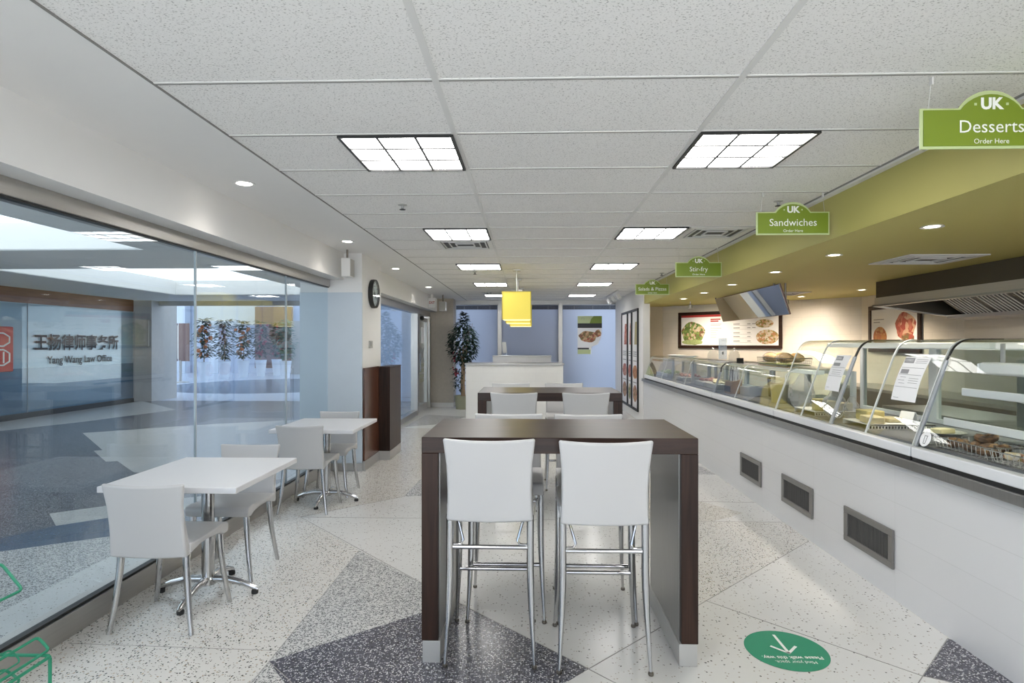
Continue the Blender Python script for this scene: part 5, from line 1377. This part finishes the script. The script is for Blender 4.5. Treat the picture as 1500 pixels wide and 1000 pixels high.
t = thing('wall_clock', 'round black rimmed wall clock on the side of the column', 'clock', (-1.965, 7.36, 2.12))
MB().lathe([(0.178, 0), (0.18, 0.03), (0.178, 0.055), (0.165, 0.055), (0.16, 0.03), (0.16, 0.0)], (0, 0, 0), 40, 'x').build('rim', ['black'], t)
MB().lathe([(0.16, 0.026), (0.16, 0.03)], (0, 0, 0), 36, 'x').build('face', ['paper'], t, smooth=False)
b = MB()
for i in range(12):
    a = PI / 6 * i; y, z = math.sin(a), math.cos(a)
    b.tube([(0.031, .125 * y, .125 * z), (0.031, .148 * y, .148 * z)], 0.004, 4)
b.build('hour_marks', ['ink_grey'], t)
MB().tube([(0.034, -0.02, 0.01), (0.034, 0.075, -0.05)], 0.004, 5).build('hour_hand', ['ink'], t)
MB().tube([(0.036, 0.02, -0.02), (0.036, -0.085, 0.09)], 0.003, 5).build('minute_hand', ['ink'], t)
MB().lathe([(0.162, 0.05), (0.162, 0.053)], (0, 0, 0), 36, 'x').build('glass', ['door_glass'], t, smooth=False)
t = thing('thermostat', 'small grey thermostat on the column below the clock', 'thermostat', (-1.965, 7.27, 1.49))
B(0.0, 0.02, -0.06, 0.06, -0.045, 0.045).build('housing', ['speaker_grey'], t, bevel=0.004); B(0.0205, 0.022, -0.05, 0.0, -0.02, 0.03).build('dial', ['ink_grey'], t)

# ================================================================== PLANTS
t = thing('potted_ficus', 'tall potted ficus tree in an olive pot by the left window', 'plant', (-1.52, 13.58, 0))
MB().lathe([(0.16, 0.0), (0.20, 0.30), (0.205, 0.31), (0.185, 0.31), (0.18, 0.27)], (0, 0, 0), 24).build('pot', ['pot_olive'], t)
MB().lathe([(0.182, 0.262), (0.001, 0.275)], (0, 0, 0), 20).build('soil', ['soil'], t)
b = MB()
for k in range(3):
    a = 2 * PI * k / 3; pts = []
    for i in range(10):
        u = i / 9; aa = a + 3.2 * u; pts.append((0.028 * math.cos(aa), 0.028 * math.sin(aa), 0.26 + 0.9 * u))
    b.tube(pts, [0.03 - .008 * i / 9 for i in range(10)], 8)
for k in range(14):
    a = random.uniform(0, 2 * PI); r = random.uniform(.1, .3)
    b.tube([(0, 0, 1.05), (r * .4 * math.cos(a), r * .4 * math.sin(a), 1.3), (r * math.cos(a), r * math.sin(a), random.uniform(1.3, 2.0))], [0.014, 0.009, 0.004], 5)
b.build('trunk', ['bark'], t)
b = MB()
for k in range(1250):
    if k < 1120:
        a = random.uniform(0, 2 * PI); v = random.uniform(-1, 1); q = random.uniform(.25, 1) ** .4
        w = math.sqrt(max(0, 1 - v * v)); rr = 0.335 * w * q
        p = (rr * math.cos(a), rr * math.sin(a), 1.50 + 0.50 * v * q)
        d = (math.cos(a) + random.uniform(-.7, .7), math.sin(a) + random.uniform(-.7, .7), random.uniform(-.8, .35))
    else:
        a = random.uniform(0, 2 * PI); u = random.random(); rr = random.uniform(0, .13) * (1.15 - u)
        p = (.02 + rr * math.cos(a), rr * math.sin(a), 1.92 + .28 * u); d = (math.cos(a), math.sin(a), random.uniform(-.1, .9))
    b.leaf(p, d, (0, 0, 1), random.uniform(.08, .125), random.uniform(.042, .06))
for k in range(130):
    a = random.uniform(0, 2 * PI); rr = random.uniform(.05, .3); z = random.uniform(.45, .95)
    p = (-.1 + rr * math.cos(a) * .5, rr * math.sin(a) * .6, z)
    b.leaf(p, (random.uniform(-1, 1), random.uniform(-1, 1), random.uniform(-.8, .3)), (0, 0, 1), .09, .042)
b.build('foliage', ['leaf_dark'], t, recalc=False)
b = MB()
for k in range(24):
    p = (-.17 + random.uniform(-.08, .08), random.uniform(-.15, .05), random.choice((random.uniform(.75, .95), random.uniform(1.1, 1.3))))
    b.ball(p, random.uniform(.018, .03), 7, 5)
b.build('red_flowers', ['flower_red'], t)

labs = ['first from the pier', 'second from the pier', 'third from the pier', 'fourth from the pier', 'fifth from the pier', 'farthest, bluish one']
for i, (x, y, m) in enumerate(((-13.2, 23.7, 'flower_orange'), (-12.9, 24.75, 'leaf_dark'), (-12.6, 25.8, 'flower_orange'), (-12.3, 26.85, 'flower_red'), (-12.0, 27.9, 'flower_red'), (-10.6, 25.5, 'leaf_teal'))):
    t = thing('flower_planter', 'flower arrangement in a pale planter beyond the corridor, %s' % labs[i], 'plant', (x, y, 0), 0, 'flower planters in the hall')
    MB().lathe([(0.17, 0), (0.25, 0.72), (0.26, 0.75), (0.22, 0.75)], (0, 0, 0), 18).build('planter', ['pot_white'], t)
    MB().tube([(0, 0, 0.7), (0.02, 0, 1.9)], 0.02, 6).build('stem', ['bark'], t)
    b = MB()
    for k in range(260):
        z = random.uniform(.9, 2.5); a = random.uniform(0, 2 * PI); r = random.uniform(0, .34) * (1.2 - abs(z - 1.6) * .7)
        b.leaf((r * math.cos(a), r * math.sin(a), z), (math.cos(a), math.sin(a), random.uniform(-.6, .6)), (0, 0, 1), .26, .11)
    b.build('foliage', ['leaf_teal' if m == 'leaf_teal' else 'leaf_dark'], t, recalc=False)
    if m.startswith('flower'):
        b = MB()
        for k in range(16):
            a = random.uniform(0, 2 * PI); r = random.uniform(.05, .32); z = random.uniform(1.0, 2.4)
            b.ball((r * math.cos(a), r * math.sin(a), z), random.uniform(.05, .09), 7, 5, jit=.2)
        b.build('flowers', [m], t)
t = thing('sign_stand', 'dark two-panel sign board on a pole in the hall beyond the corridor', 'sign stand', (-13.45, 22.5, 0))
MB().lathe([(0.30, 0), (0.30, 0.02), (0.05, 0.05)], (0, 0, 0), 20).build('base', ['stone_grey'], t)
MB().tube([(0, 0, 0.03), (0, 0, 0.85)], 0.05, 10).build('pole', ['stone_grey'], t)
B(-0.36, -0.12, -0.03, 0.03, 0.82, 2.28).build('panel', ['brown_panel'], t); B(-0.06, 0.34, -0.03, 0.03, 0.82, 2.28).build('panel', ['brown_panel'], t)
B(-0.12, -0.06, -0.02, 0.02, 0.9, 2.2).build('centre_bar', ['aluminium'], t)
